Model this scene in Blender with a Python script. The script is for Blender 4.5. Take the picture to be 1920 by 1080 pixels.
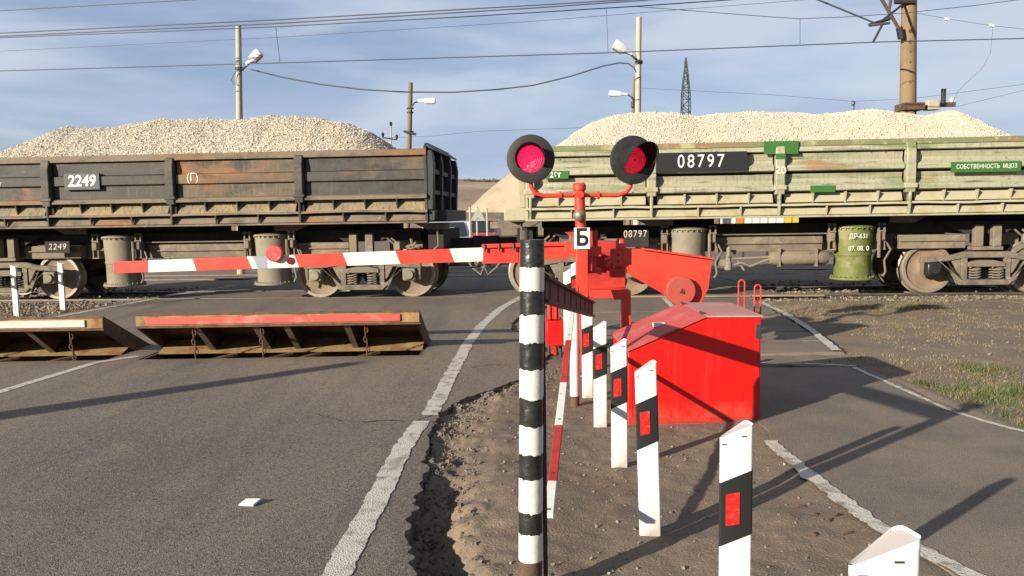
import bpy, bmesh, math, random
import numpy as np
from mathutils import Vector, Matrix
random.seed(7); RNG = np.random.default_rng(7)
for o in list(bpy.data.objects): bpy.data.objects.remove(o)
scene = bpy.context.scene
COL = scene.collection

# ------------------------------------------------------------------ camera
CAM_H = 1.6; FPX = 1500.0; ROLL = 0.0155; PITCH = math.atan(136.0 / FPX)
cf = np.array([0, math.cos(PITCH), -math.sin(PITCH)])
_u0 = np.array([0, math.sin(PITCH), math.cos(PITCH)]); _r0 = np.array([1., 0, 0])
cr = math.cos(ROLL) * _r0 - math.sin(ROLL) * _u0
cu = math.sin(ROLL) * _r0 + math.cos(ROLL) * _u0
cam_d = bpy.data.cameras.new('camera'); cam = bpy.data.objects.new('camera', cam_d); COL.objects.link(cam)
cam_d.sensor_width = 36; cam_d.lens = 36 * FPX / 1920; cam_d.clip_start = 0.05; cam_d.clip_end = 6000
cam.matrix_world = Matrix(((cr[0], cu[0], -cf[0], 0), (cr[1], cu[1], -cf[1], 0), (cr[2], cu[2], -cf[2], CAM_H), (0, 0, 0, 1)))
scene.camera = cam
scene.render.resolution_x = 1024; scene.render.resolution_y = 576

# ------------------------------------------------------------------ sky, sun, exposure
SUN_EL = math.radians(17.0); SUN_H = np.array([-0.76, -0.65]); SUN_H /= np.linalg.norm(SUN_H)
world = bpy.data.worlds.new('World'); scene.world = world; world.use_nodes = True
wn = world.node_tree.nodes; wl = world.node_tree.links; wn.clear()
wo = wn.new('ShaderNodeOutputWorld')
sky = wn.new('ShaderNodeTexSky'); sky.sky_type = 'NISHITA'; sky.sun_disc = False
sky.sun_elevation = SUN_EL; sky.sun_rotation = math.atan2(SUN_H[0], SUN_H[1])
sky.air_density = 1.0; sky.dust_density = 0.35; sky.ozone_density = 3.0
bg1 = wn.new('ShaderNodeBackground'); bg1.inputs['Strength'].default_value = 0.05
bg2 = wn.new('ShaderNodeBackground'); bg2.inputs['Color'].default_value = (0.56, 0.68, 0.94, 1); bg2.inputs['Strength'].default_value = 0.315
tc = wn.new('ShaderNodeTexCoord'); mp = wn.new('ShaderNodeMapping'); mp.inputs['Scale'].default_value = (1.6, 1.6, 9.0)
nz = wn.new('ShaderNodeTexNoise'); nz.inputs['Scale'].default_value = 2.2; nz.inputs['Detail'].default_value = 7; nz.inputs['Roughness'].default_value = 0.55
nz.inputs['Distortion'].default_value = 0.5
mr = wn.new('ShaderNodeMapRange'); mr.inputs['From Min'].default_value = 0.40; mr.inputs['From Max'].default_value = 0.66; mr.inputs['To Min'].default_value = 0.5; mr.inputs['To Max'].default_value = 0.97
ms = wn.new('ShaderNodeMixShader')
wl.new(tc.outputs['Generated'], mp.inputs['Vector']); wl.new(mp.outputs[0], nz.inputs['Vector']); wl.new(nz.outputs['Fac'], mr.inputs['Value'])
wl.new(sky.outputs[0], bg1.inputs['Color']); wl.new(mr.outputs[0], ms.inputs[0]); wl.new(bg1.outputs[0], ms.inputs[1]); wl.new(bg2.outputs[0], ms.inputs[2])
mp2 = wn.new('ShaderNodeMapping'); mp2.inputs['Scale'].default_value = (1.8, 1.8, 8.0); mp2.inputs['Location'].default_value = (3.1, 1.7, 0.4)
nz2 = wn.new('ShaderNodeTexNoise'); nz2.inputs['Scale'].default_value = 1.7; nz2.inputs['Detail'].default_value = 5; nz2.inputs['Roughness'].default_value = 0.5; nz2.inputs['Distortion'].default_value = 0.25
mr2 = wn.new('ShaderNodeMapRange'); mr2.interpolation_type = 'SMOOTHSTEP'; mr2.inputs['From Min'].default_value = 0.38; mr2.inputs['From Max'].default_value = 0.68; mr2.inputs['To Max'].default_value = 0.8
bg3 = wn.new('ShaderNodeBackground'); bg3.inputs['Color'].default_value = (0.78, 0.86, 1.0, 1); bg3.inputs['Strength'].default_value = 0.345
ms2 = wn.new('ShaderNodeMixShader')
wl.new(tc.outputs['Generated'], mp2.inputs['Vector']); wl.new(mp2.outputs[0], nz2.inputs['Vector']); wl.new(nz2.outputs['Fac'], mr2.inputs['Value'])
wl.new(mr2.outputs[0], ms2.inputs[0]); wl.new(ms.outputs[0], ms2.inputs[1]); wl.new(bg3.outputs[0], ms2.inputs[2]); wl.new(ms2.outputs[0], wo.inputs['Surface'])
sd = bpy.data.lights.new('sun', 'SUN'); sd.energy = 5.0; sd.angle = math.radians(0.55); sd.color = (1.0, 0.89, 0.74)
sun = bpy.data.objects.new('sun', sd); COL.objects.link(sun)
sdir = Vector((SUN_H[0] * math.cos(SUN_EL), SUN_H[1] * math.cos(SUN_EL), math.sin(SUN_EL)))
sun.rotation_euler = sdir.to_track_quat('Z', 'Y').to_euler(); sun.location = (-20, -20, 15)
vs = scene.view_settings; vs.view_transform = 'Standard'; vs.look = 'None'; vs.exposure = 1.24; vs.gamma = 1.0; vs.use_curve_mapping = False
scene.render.engine = 'CYCLES'

# ------------------------------------------------------------------ where a point of the place lies
CP = np.array([0, 0, CAM_H])
def ray(px, py): return cf + cr * (px - 960) / FPX + cu * (540 - py) / FPX
def G(px, py, z=0.0):
    d = ray(px, py); return CP + d * ((z - CAM_H) / d[2])
def Q(px, py, Y):
    d = ray(px, py); return CP + d * (Y / d[1])
TH = math.atan(0.0808); TU = np.array([math.cos(TH), -math.sin(TH), 0]); TN = np.array([math.sin(TH), math.cos(TH), 0]); TO = np.array([0, 15.80, 0])
def T(px, py, t):
    d = ray(px, py); return CP + d * (((TO - CP) @ TN + t) / (d @ TN))
def TS(px, py, t):
    w = T(px, py, t); return float((w - TO) @ TU), float(w[2])

# ------------------------------------------------------------------ mesh helpers
ORG = {}
def tag(o, label=None, cat=None, group=None, kind=None):
    if label: o['label'] = label
    if cat: o['category'] = cat
    if group: o['group'] = group
    if kind: o['kind'] = kind
    return o
def thing(name, loc, label, cat, group=None, rotz=0.0):
    o = bpy.data.objects.new(name, None); COL.objects.link(o); o.empty_display_size = 0.1
    o.location = loc; o.rotation_euler = (0, 0, rotz); tag(o, label, cat, group)
    ORG[o] = Matrix.Translation(Vector(loc)) @ Matrix.Rotation(rotz, 4, 'Z')
    return o
def finish(name, me, mat, parent, smooth=35, bevel=0):
    o = bpy.data.objects.new(name, me); COL.objects.link(o)
    if mat: me.materials.append(mat)
    if smooth:
        me.polygons.foreach_set('use_smooth', [True] * len(me.polygons)); me.set_sharp_from_angle(angle=math.radians(smooth))
    if parent is not None: o.parent = parent; ORG[o] = ORG.get(parent, Matrix())
    if bevel:
        b = o.modifiers.new('bevel', 'BEVEL'); b.width = bevel; b.segments = 2; b.limit_method = 'ANGLE'; b.angle_limit = math.radians(40)
    return o
class MB:
    def __init__(s): s.v = []; s.f = []
    def add(s, vs, fs):
        n = len(s.v); s.v += [tuple(map(float, v)) for v in vs]; s.f += [tuple(i + n for i in f) for f in fs]; return s
    def box(s, x0, x1, y0, y1, z0, z1):
        v = [(x, y, z) for z in (z0, z1) for y in (y0, y1) for x in (x0, x1)]
        return s.add(v, [(0, 2, 3, 1), (4, 5, 7, 6), (0, 1, 5, 4), (2, 6, 7, 3), (0, 4, 6, 2), (1, 3, 7, 5)])
    def prism(s, poly, axis, a, b):
        n = len(poly)
        mk = {'x': lambda u, v, w: (w, u, v), 'y': lambda u, v, w: (u, w, v), 'z': lambda u, v, w: (u, v, w)}[axis]
        v = [mk(u, w, a) for u, w in poly] + [mk(u, w, b) for u, w in poly]
        return s.add(v, [tuple(range(n)), tuple(range(2 * n - 1, n - 1, -1))] + [(i, (i + 1) % n, n + (i + 1) % n, n + i) for i in range(n)])
    def tube(s, pts, r, n=8, caps=True, closed=False):
        pts = [Vector(p) for p in pts]; m = len(pts); rr = r if isinstance(r, (list, tuple)) else [r] * m
        vs = []; up = None
        for i, p in enumerate(pts):
            if closed: d = pts[(i + 1) % m] - pts[i - 1]
            else: d = pts[min(i + 1, m - 1)] - pts[max(i - 1, 0)]
            d.normalize()
            if up is None: up = Vector((0, 0, 1)) if abs(d.z) < 0.9 else Vector((0, 1, 0))
            a = up - d * up.dot(d)
            if a.length < 1e-4: a = d.orthogonal()
            a.normalize(); up = a; b = d.cross(a)
            for k in range(n):
                t = 2 * math.pi * k / n; vs.append(p + (a * math.cos(t) + b * math.sin(t)) * rr[i])
        fs = []
        for i in range(m if closed else m - 1):
            j = (i + 1) % m
            for k in range(n): fs.append((i * n + k, i * n + (k + 1) % n, j * n + (k + 1) % n, j * n + k))
        if caps and not closed: fs += [tuple(range(n - 1, -1, -1)), tuple(range((m - 1) * n, m * n))]
        return s.add(vs, fs)
    def lathe(s, prof, c=(0, 0, 0), axis='z', n=24, cap=True):
        c = Vector(c); vs = []
        for r, h in prof:
            for k in range(n):
                t = 2 * math.pi * k / n; x, y = r * math.cos(t), r * math.sin(t)
                vs.append(c + Vector({'z': (x, y, h), 'y': (x, h, y), 'x': (h, x, y)}[axis]))
        fs = [(i * n + k, i * n + (k + 1) % n, (i + 1) * n + (k + 1) % n, (i + 1) * n + k) for i in range(len(prof) - 1) for k in range(n)]
        if cap: fs += [tuple(range(n - 1, -1, -1)), tuple(range((len(prof) - 1) * n, len(prof) * n))]
        return s.add(vs, fs)
    def disc(s, c, r, depth, axis='y', n=24): return s.lathe([(r, -depth / 2), (r, depth / 2)], c, axis, n)
    def mesh(s, name, inv=None):
        me = bpy.data.meshes.new(name); v = s.v
        if inv is not None: v = [tuple(inv @ Vector(p)) for p in v]
        me.from_pydata(v, [], s.f); bm = bmesh.new(); bm.from_mesh(me)
        bmesh.ops.recalc_face_normals(bm, faces=bm.faces); bm.to_mesh(me); bm.free(); return me
    def build(s, name, mat, parent=None, world=True, smooth=35, bevel=0):
        inv = ORG[parent].inverted() if (parent is not None and world) else None
        return finish(name, s.mesh(name, inv), mat, parent, smooth, bevel)
def share(name, me, parent, loc, rot=(0, 0, 0), scale=None):
    o = bpy.data.objects.new(name, me); COL.objects.link(o); o.parent = parent; o.location = loc; o.rotation_euler = rot
    if scale: o.scale = scale
    return o
def raw(name, v, f, mat, kind=None, smooth=0, parent=None):
    me = bpy.data.meshes.new(name); v = np.asarray(v, np.float32); f = np.asarray(f, np.int32)
    me.vertices.add(len(v)); me.vertices.foreach_set('co', v.ravel()); k = f.shape[1]
    me.loops.add(f.size); me.loops.foreach_set('vertex_index', f.ravel()); me.polygons.add(len(f))
    me.polygons.foreach_set('loop_start', np.arange(0, f.size, k)); me.update(calc_edges=True); me.validate()
    if smooth: me.polygons.foreach_set('use_smooth', [True] * len(me.polygons))
    else: me.shade_flat()
    me.materials.append(mat); o = bpy.data.objects.new(name, me); COL.objects.link(o)
    if parent is not None: o.parent = parent
    if kind: o['kind'] = kind
    return o
def text(name, s, size, mat, parent, loc, bold=0.0, sx=1.0, rotz=0.0, sp=1.0, shear=0.0):
    cu_ = bpy.data.curves.new(name, 'FONT'); cu_.body = s; cu_.size = size; cu_.extrude = 0.0015; cu_.offset = bold; cu_.align_x = 'CENTER'; cu_.align_y = 'CENTER'; cu_.space_character = sp; cu_.shear = shear
    tmp = bpy.data.objects.new('tmp', cu_); COL.objects.link(tmp); bpy.context.view_layer.update()
    me = bpy.data.meshes.new_from_object(tmp.evaluated_get(bpy.context.evaluated_depsgraph_get())); bpy.data.objects.remove(tmp)
    me.transform(Matrix.Rotation(rotz, 4, 'Z') @ Matrix.Rotation(math.pi / 2, 4, 'X') @ Matrix.Diagonal((sx, 1, 1, 1)))
    me.materials.clear(); o = finish(name, me, mat, parent, 0); o.location = loc; return o

# noise on arrays
def _h(ix, iy, seed):
    n = (ix.astype(np.int64) * 374761393 + iy.astype(np.int64) * 668265263 + seed * 1442695041) & 0x7fffffff
    n = ((n ^ (n >> 13)) * 1274126177) & 0x7fffffff; n = n ^ (n >> 16); return (n & 0xffff) / 65535.0
def vn(x, y, seed=0):
    x = np.asarray(x, float); y = np.asarray(y, float); ix = np.floor(x); iy = np.floor(y); fx = x - ix; fy = y - iy
    fx = fx * fx * (3 - 2 * fx); fy = fy * fy * (3 - 2 * fy)
    a = _h(ix, iy, seed); b = _h(ix + 1, iy, seed); c = _h(ix, iy + 1, seed); d = _h(ix + 1, iy + 1, seed)
    return (a + (b - a) * fx) * (1 - fy) + (c + (d - c) * fx) * fy - 0.5
def fbm(x, y, sc, oct=4, seed=0):
    r = 0; a = 1.0
    for k in range(oct): r = r + a * vn(np.asarray(x) * sc * 2 ** k, np.asarray(y) * sc * 2 ** k, seed + k * 17); a *= 0.5
    return r

# ------------------------------------------------------------------ materials
KA = 0.62      # overall reflectance, set together with the exposure
def M(name, base, rough=0.7, metal=0.0, layers=(), bump=None, spec=0.4, emit=None, coat=0):
    base = tuple(c * KA for c in base); layers = [((tuple(c * KA for c in L[0])),) + tuple(L[1:]) for L in layers]
    m = bpy.data.materials.new(name); m.use_nodes = True; nt = m.node_tree; b = nt.nodes['Principled BSDF']
    b.inputs['Roughness'].default_value = rough; b.inputs['Metallic'].default_value = metal; b.inputs['Specular IOR Level'].default_value = spec
    b.inputs['Base Color'].default_value = (*base, 1)
    if coat: b.inputs['Coat Weight'].default_value = coat; b.inputs['Coat Roughness'].default_value = 0.15
    if emit: b.inputs['Emission Color'].default_value = (*emit[0], 1); b.inputs['Emission Strength'].default_value = emit[1]
    if layers or bump:
        t = nt.nodes.new('ShaderNodeTexCoord')
        def mapped(st):
            mpn = nt.nodes.new('ShaderNodeMapping'); mpn.inputs['Scale'].default_value = st; nt.links.new(t.outputs['Object'], mpn.inputs['Vector']); return mpn.outputs[0]
        prev = None
        for i, L in enumerate(layers):
            colr, sc, lo, hi = L[:4]; st = L[4] if len(L) > 4 else (1, 1, 1); typ = L[5] if len(L) > 5 else 'noise'; mx = L[6] if len(L) > 6 else 1.0
            if typ == 'noise' or isinstance(typ, tuple):
                n = nt.nodes.new('ShaderNodeTexNoise'); n.inputs['Scale'].default_value = sc; n.inputs['Detail'].default_value = 6; n.inputs['Roughness'].default_value = 0.62; out = n.outputs['Fac']
            elif typ == 'cell':
                n = nt.nodes.new('ShaderNodeTexVoronoi'); n.inputs['Scale'].default_value = sc
                sp = nt.nodes.new('ShaderNodeSeparateColor'); nt.links.new(n.outputs['Color'], sp.inputs[0]); out = sp.outputs[0]
            else:
                n = nt.nodes.new('ShaderNodeTexVoronoi'); n.feature = 'DISTANCE_TO_EDGE'; n.inputs['Scale'].default_value = sc; out = n.outputs['Distance']
            nt.links.new(mapped(st), n.inputs['Vector'])
            r = nt.nodes.new('ShaderNodeMapRange'); r.inputs['From Min'].default_value = lo; r.inputs['From Max'].default_value = hi; r.inputs['To Max'].default_value = mx; nt.links.new(out, r.inputs['Value'])
            fac = r.outputs[0]
            if isinstance(typ, tuple):      # wear that lies in one band of the thing: (axis, from, to)
                sx_ = nt.nodes.new('ShaderNodeSeparateXYZ'); nt.links.new(t.outputs['Object'], sx_.inputs[0]); r2 = nt.nodes.new('ShaderNodeMapRange'); r2.inputs['From Min'].default_value = typ[1]; r2.inputs['From Max'].default_value = typ[2]; nt.links.new(sx_.outputs[typ[0]], r2.inputs['Value'])
                mu = nt.nodes.new('ShaderNodeMath'); mu.operation = 'MULTIPLY'; nt.links.new(fac, mu.inputs[0]); nt.links.new(r2.outputs[0], mu.inputs[1]); fac = mu.outputs[0]
            mixn = nt.nodes.new('ShaderNodeMix'); mixn.data_type = 'RGBA'; nt.links.new(fac, mixn.inputs[0])
            if prev is None: mixn.inputs[6].default_value = (*base, 1)
            else: nt.links.new(prev, mixn.inputs[6])
            mixn.inputs[7].default_value = (*colr, 1); prev = mixn.outputs[2]
        if prev is not None: nt.links.new(prev, b.inputs['Base Color'])
        if bump:
            sc, stg, dist = bump[:3]
            n = nt.nodes.new('ShaderNodeTexVoronoi' if len(bump) > 3 and bump[3] == 'cell' else 'ShaderNodeTexNoise'); n.inputs['Scale'].default_value = sc
            nt.links.new(mapped((1, 1, 1)), n.inputs['Vector'])
            if 'Detail' in n.inputs and n.bl_idname.endswith('Noise'): n.inputs['Detail'].default_value = 5
            bp = nt.nodes.new('ShaderNodeBump'); bp.inputs['Strength'].default_value = stg; bp.inputs['Distance'].default_value = dist
            nt.links.new(n.outputs[0], bp.inputs['Height']); nt.links.new(bp.outputs[0], b.inputs['Normal'])
    return m
ASPH = M('asphalt', (0.195, 0.16, 0.125), 0.92, layers=[((0.14, 0.12, 0.1), 0.45, .46, .62), ((0.29, 0.222, 0.155), 0.6, .3, .62, (1, .5, 1), (1, 5.2, 8.5), .85), ((0.13, 0.112, 0.095), 1.2, .5, .64, (1.6, .12, 1), 'noise', .7), ((0.31, 0.245, 0.17), 2.2, .58, .7, (.7, .7, 1), 'noise', .5), ((0.075, 0.065, 0.055), 5, .66, .74, (1, 1, 1), 'noise', .6), ((0.07, 0.06, 0.05), 90, .5, .66, (1, 1, 1), 'noise', .7), ((0.38, 0.33, 0.26), 120, .82, .95, (1, 1, 1), 'cell', .6), ((0.04, 0.035, 0.03), 85, .78, .9, (1, 1, 1), 'cell', .65)], bump=(150, .5, .006, 'cell'))
PATHM = M('path_asphalt', (0.235, 0.185, 0.138), 0.92, layers=[((0.165, 0.136, 0.108), 1.1, .42, .62), ((0.08, 0.072, 0.064), 95, .52, .75, (1, 1, 1), 'noise', .6), ((0.27, 0.235, 0.19), 120, .88, .96, (1, 1, 1), 'cell', .5)], bump=(130, .5, .008, 'cell'))
DIRT = M('dirt', (0.215, 0.16, 0.108), 0.95, layers=[((0.16, 0.128, 0.096), 1.3, .42, .62), ((0.26, 0.195, 0.125), 2.3, .5, .68), ((0.2, 0.135, 0.085), .6, .5, .64), ((0.09, 0.072, 0.055), 65, .54, .74, (1, 1, 1), 'noise', .75), ((0.33, 0.275, 0.2), 95, .9, .97, (1, 1, 1), 'cell', .5)], bump=(90, .7, .010))
PAINTW = M('road_paint', (0.62, 0.58, 0.5), 0.85, layers=[((0.24, 0.205, 0.165), 7, .5, .68), ((0.2, 0.17, 0.14), 60, .56, .68)], bump=(110, .5, .006, 'cell'))
WHITE = M('white_plastic', (0.82, 0.82, 0.79), 0.45, layers=[((0.7, 0.69, 0.64), 5, .52, .75), ((0.5, 0.45, 0.37), 30, .66, .78, (1, 1, .3)), ((0.3, 0.23, 0.16), 9, .36, .62, (1, 1, .6), (2, .2, -.02), .8), ((0.35, 0.3, 0.24), 60, .66, .72)], bump=(30, .08, .01), spec=.35)
CAPM = M('shade_grey_cap', (0.5, 0.46, 0.44), 0.6)  # guide post cap greyed in colour to stand for weaker light on its top
BLACKP = M('black_plastic', (0.022, 0.023, 0.023), 0.38)
REDREF = M('red_reflector', (0.72, 0.02, 0.015), 0.28, layers=[((0.9, 0.12, 0.09), 40, .5, .7)], coat=.5)
GREYBAND = M('grey_boom_band', (0.33, 0.37, 0.42), 0.5)  # bluish grey band across a white stripe of the boom
REDBOX = M('red_paint_box', (0.74, 0.006, 0.003), 0.45, layers=[((0.58, 0.008, 0.006), 1.7, .5, .75), ((0.6, 0.035, 0.022), 3, .52, .72, (6, 1, .35), 'noise', .55), ((0.3, 0.12, 0.07), 9, .35, .62, (1, 1, .6), (2, .16, -.01), .75), ((0.16, 0.03, 0.02), 26, .7, .75)], bump=(3, .12, .03), spec=.35)
REDBAR = M('red_paint_barrier', (0.8, 0.06, 0.032), 0.5, layers=[((0.68, 0.028, 0.014), 2.2, .45, .7), ((0.42, 0.03, 0.02), 16, .68, .8)], spec=.4)
REDOLD = M('red_paint_worn', (0.55, 0.035, 0.02), 0.6, layers=[((0.38, 0.02, 0.015), 6, .45, .65), ((0.55, 0.42, 0.36), 22, .68, .76), ((0.1, 0.05, 0.035), 12, .7, .8)])
MAROON = M('maroon_steel', (0.09, 0.022, 0.02), 0.62, layers=[((0.05, 0.018, 0.016), 9, .45, .65), ((0.2, 0.08, 0.05), 25, .66, .78)], bump=(40, .4, .01))
WPAINT = M('white_paint_worn', (0.8, 0.78, 0.7), 0.6, layers=[((0.7, 0.66, 0.55), 4, .5, .75), ((0.12, 0.1, 0.09), 16, .69, .74, (.4, 1, 1))], bump=(14, .5, .008))
BPAINT = M('black_paint', (0.02, 0.021, 0.02), 0.33, layers=[((0.05, 0.05, 0.046), 7, .5, .72), ((0.25, 0.24, 0.22), 45, .71, .76)], bump=(18, .7, .012), spec=.5)
RUSTY = M('rusty_steel', (0.1, 0.06, 0.038), 0.8, layers=[((0.2, 0.09, 0.038), 6, .45, .65), ((0.06, 0.045, 0.035), 11, .5, .7)], bump=(30, .4, .01))
OCHRE = M('ochre_dusty_steel', (0.34, 0.22, 0.085), 0.8, layers=[((0.24, 0.09, 0.028), 2.6, .48, .62), ((0.42, 0.33, 0.17), 6, .54, .7), ((0.09, 0.055, 0.03), 5, .58, .7, (.5, 1, 1)), ((0.06, 0.04, 0.025), 18, .64, .74)], bump=(15, .3, .01))
REDBAND = M('faded_red_band', (0.62, 0.085, 0.065), 0.6, layers=[((0.7, 0.3, 0.24), 3, .5, .7), ((0.4, 0.1, 0.08), 20, .62, .76)])
PINKBAND = M('faded_pink_band', (0.78, 0.6, 0.52), 0.55, layers=[((0.72, 0.3, 0.24), 1.1, .52, .62), ((0.5, 0.3, 0.25), 20, .62, .76)])
WAGD = M('dark_dusty_wagon_steel', (0.052, 0.05, 0.04), 0.7, layers=[((0.12, 0.092, 0.06), 1.3, .5, .68, (.5, 1, 1)), ((0.24, 0.1, 0.038), 1.7, .58, .68, (.6, 1, 1.2)), ((0.03, 0.028, 0.024), 3.0, .5, .64, (.5, 1, 1)), ((0.16, 0.13, 0.09), 12, .58, .75, (2.2, 1, .25), 'noise', .6), ((0.22, 0.18, 0.125), 5, .64, .76, (.4, 1, 3))], bump=(3, .35, .04))
WAGR = M('rust_brown_wagon_steel', (0.13, 0.098, 0.062), 0.75, layers=[((0.27, 0.12, 0.042), 1.3, .48, .62, (.5, 1, 1)), ((0.05, 0.045, 0.036), 2.4, .5, .62, (.4, 1, 1)), ((0.22, 0.17, 0.11), 10, .54, .72, (2, 1, .25), 'noise', .7), ((0.26, 0.21, 0.14), 4, .62, .74, (.5, 1, 2))], bump=(3, .35, .04))
WAGTAN = M('tan_dusty_wagon_steel', (0.21, 0.165, 0.11), 0.8, layers=[((0.26, 0.125, 0.05), 1.2, .52, .66, (.5, 1, 1)), ((0.09, 0.075, 0.055), 3, .5, .66, (.5, 1, 1)), ((0.3, 0.255, 0.175), 9, .58, .72)], bump=(6, .25, .02))
WAGTRAY = M('gritty_tray_steel', (0.26, 0.215, 0.135), 0.9, layers=[((0.36, 0.27, 0.13), 3, .46, .62), ((0.3, 0.12, 0.05), 4, .6, .7), ((0.12, 0.11, 0.09), 14, .5, .66, (2.5, 1, .3))], bump=(20, .5, .02))
WAGBLK = M('black_wagon_end_steel', (0.025, 0.026, 0.028), 0.55, layers=[((0.05, 0.048, 0.045), 3, .5, .7)])
WAGG = M('pale_green_wagon_steel', (0.37, 0.37, 0.25), 0.78, layers=[((0.44, 0.41, 0.295), 1.2, .46, .62, (.35, 1, 1)), ((0.2, 0.245, 0.11), 1.5, .52, .64, (.3, 1, 1.3)), ((0.1, 0.12, 0.06), 4, .56, .68, (.3, 1, 2.5)), ((0.33, 0.19, 0.09), 2.2, .6, .68, (.3, 1, 1.3)), ((0.2, 0.19, 0.115), 12, .5, .72, (2, 1, .2), 'noise', .75), ((0.48, 0.44, 0.32), 7, .62, .74, (.5, 1, 2)), ((0.07, 0.055, 0.035), 11, .64, .72, (.7, 1, 1))], bump=(4, .35, .035))
WAGGT = M('green_brown_wagon_rail', (0.2, 0.22, 0.1), 0.75, layers=[((0.3, 0.17, 0.08), 1.0, .5, .6), ((0.42, 0.42, 0.2), 1.6, .53, .63), ((0.5, 0.46, 0.3), 8, .6, .72)])
WAGGL = M('cream_wagon_steel', (0.44, 0.405, 0.265), 0.8, layers=[((0.36, 0.31, 0.17), 3, .5, .66), ((0.3, 0.27, 0.15), 9, .6, .72), ((0.18, 0.13, 0.08), 22, .68, .76)])
GREENP = M('green_paint_patch', (0.032, 0.155, 0.022), 0.6, layers=[((0.06, 0.14, 0.035), 9, .5, .7)])
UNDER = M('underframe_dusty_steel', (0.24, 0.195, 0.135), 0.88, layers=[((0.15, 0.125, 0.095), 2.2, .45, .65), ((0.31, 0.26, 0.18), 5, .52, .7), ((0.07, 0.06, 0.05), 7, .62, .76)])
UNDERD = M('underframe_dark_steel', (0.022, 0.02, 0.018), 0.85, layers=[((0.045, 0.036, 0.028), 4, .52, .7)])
BOGM = M('bogie_dusty_steel', (0.2, 0.168, 0.122), 0.85, layers=[((0.11, 0.095, 0.075), 5, .48, .66), ((0.29, 0.24, 0.17), 9, .56, .7)], bump=(22, .3, .01))
WHEELM = M('wheel_web_steel', (0.27, 0.185, 0.115), 0.8, layers=[((0.19, 0.15, 0.105), 5, .48, .66), ((0.34, 0.28, 0.2), 8, .58, .72)])
WRIM = M('wheel_rim_steel', (0.36, 0.31, 0.24), 0.5, .4, layers=[((0.22, 0.18, 0.13), 7, .5, .7)])
CYLG = M('dusty_grey_cylinder', (0.27, 0.235, 0.165), 0.8, layers=[((0.19, 0.18, 0.13), 2, .48, .64), ((0.4, 0.34, 0.24), 4.5, .6, .72)])
CYLGR = M('olive_green_cylinder', (0.15, 0.175, 0.035), 0.7, layers=[((0.25, 0.245, 0.11), 3, .52, .66), ((0.3, 0.28, 0.16), 7, .58, .7)])
LETW = M('white_lettering', (0.8, 0.79, 0.74), 0.7)
LETO = M('faded_white_lettering', (0.6, 0.57, 0.48), 0.8, layers=[((0.2, 0.18, 0.14), 25, .58, .66)])
STONE = M('crushed_limestone', (0.62, 0.56, 0.44), 0.95, layers=[((0.54, 0.5, 0.41), 22, .35, .75, (1, 1, 1), 'cell'), ((0.72, 0.66, 0.53), 31, .6, .95, (1, 1, 1), 'cell'), ((0.46, 0.45, 0.4), 40, .85, .95, (1, 1, 1), 'cell'), ((0.66, 0.56, 0.39), 1.1, .48, .64, (1, 1, 1), 'noise', .6)])
STONEB = M('limestone_bed', (0.55, 0.47, 0.32), 0.95, layers=[((0.45, 0.39, 0.27), 9, .4, .7)])
CONC = M('concrete', (0.5, 0.45, 0.35), 0.85, layers=[((0.42, 0.38, 0.3), 3, .5, .7), ((0.28, 0.25, 0.2), 12, .66, .78)])
CONCY = M('ochre_concrete', (0.25, 0.175, 0.09), 0.85, layers=[((0.2, 0.135, 0.07), 2.5, .5, .7), ((0.3, 0.22, 0.12), 6, .6, .75)])
WOODP = M('brown_pole', (0.24, 0.165, 0.1), 0.9, layers=[((0.17, 0.12, 0.08), 5, .5, .7, (1, 1, .15))])
STEELD = M('dark_galvanised_steel', (0.06, 0.055, 0.05), 0.6, .3)
LAMPW = M('white_lamp_housing', (0.78, 0.8, 0.82), 0.4)
LAMPG = M('lamp_glass', (0.5, 0.48, 0.42), 0.2)
WIRE = M('wire', (0.07, 0.075, 0.1), 0.6)
RAILM = M('rail_steel', (0.16, 0.13, 0.1), 0.5, .5, layers=[((0.1, 0.06, 0.04), 4, .5, .7)])
SLEEP = M('sleeper', (0.2, 0.18, 0.15), 0.9)
TIMBER = M('deck_timber', (0.33, 0.25, 0.15), 0.9, layers=[((0.2, 0.15, 0.09), 5, .48, .66, (.2, 3, 1))])
DISCM = M('signal_disc_black', (0.03, 0.028, 0.027), 0.6, layers=[((0.05, 0.046, 0.042), 7, .5, .7)], spec=.25)
HOODM = M('signal_hood_black', (0.022, 0.022, 0.022), 0.8, spec=.15)
LENS = M('lit_red_lens', (0.7, 0.01, 0.02), 0.3, layers=[((0.9, 0.2, 0.25), 60, .5, .7, (1, 1, .5))], bump=(55, .8, .02), emit=((1.0, 0.01, 0.10), .42), coat=.3)
LENSH = M('lit_red_lens_ring', (0.9, 0.1, 0.16), 0.25, emit=((1.0, 0.04, 0.16), .5), coat=.3)
LENS2 = M('dim_red_lens', (0.5, 0.008, 0.015), 0.3, layers=[((0.05, 0.002, 0.004), 50, .5, .64, (1, 1, .3))], bump=(55, .8, .02), emit=((1.0, 0.008, 0.04), .16), coat=.3)
LENSH2 = M('dim_red_lens_ring', (0.75, 0.05, 0.07), 0.25, emit=((1.0, 0.03, 0.07), .3), coat=.3)
BELLM = M('bell_dull_metal', (0.3, 0.25, 0.16), 0.5, .4, layers=[((0.2, 0.16, 0.11), 8, .5, .7)])
PLATEW = M('white_enamel', (0.82, 0.82, 0.78), 0.4)
BLKTXT = M('black_lettering', (0.01, 0.01, 0.01), 0.5)
HILLM = M('steppe_hill', (0.3, 0.22, 0.15), 0.95, layers=[((0.22, 0.165, 0.115), .03, .48, .62, (1, 1, 4)), ((0.4, 0.31, 0.21), .012, .54, .66, (1, 1, 6)), ((0.12, 0.1, 0.07), .11, .66, .74)])
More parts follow.
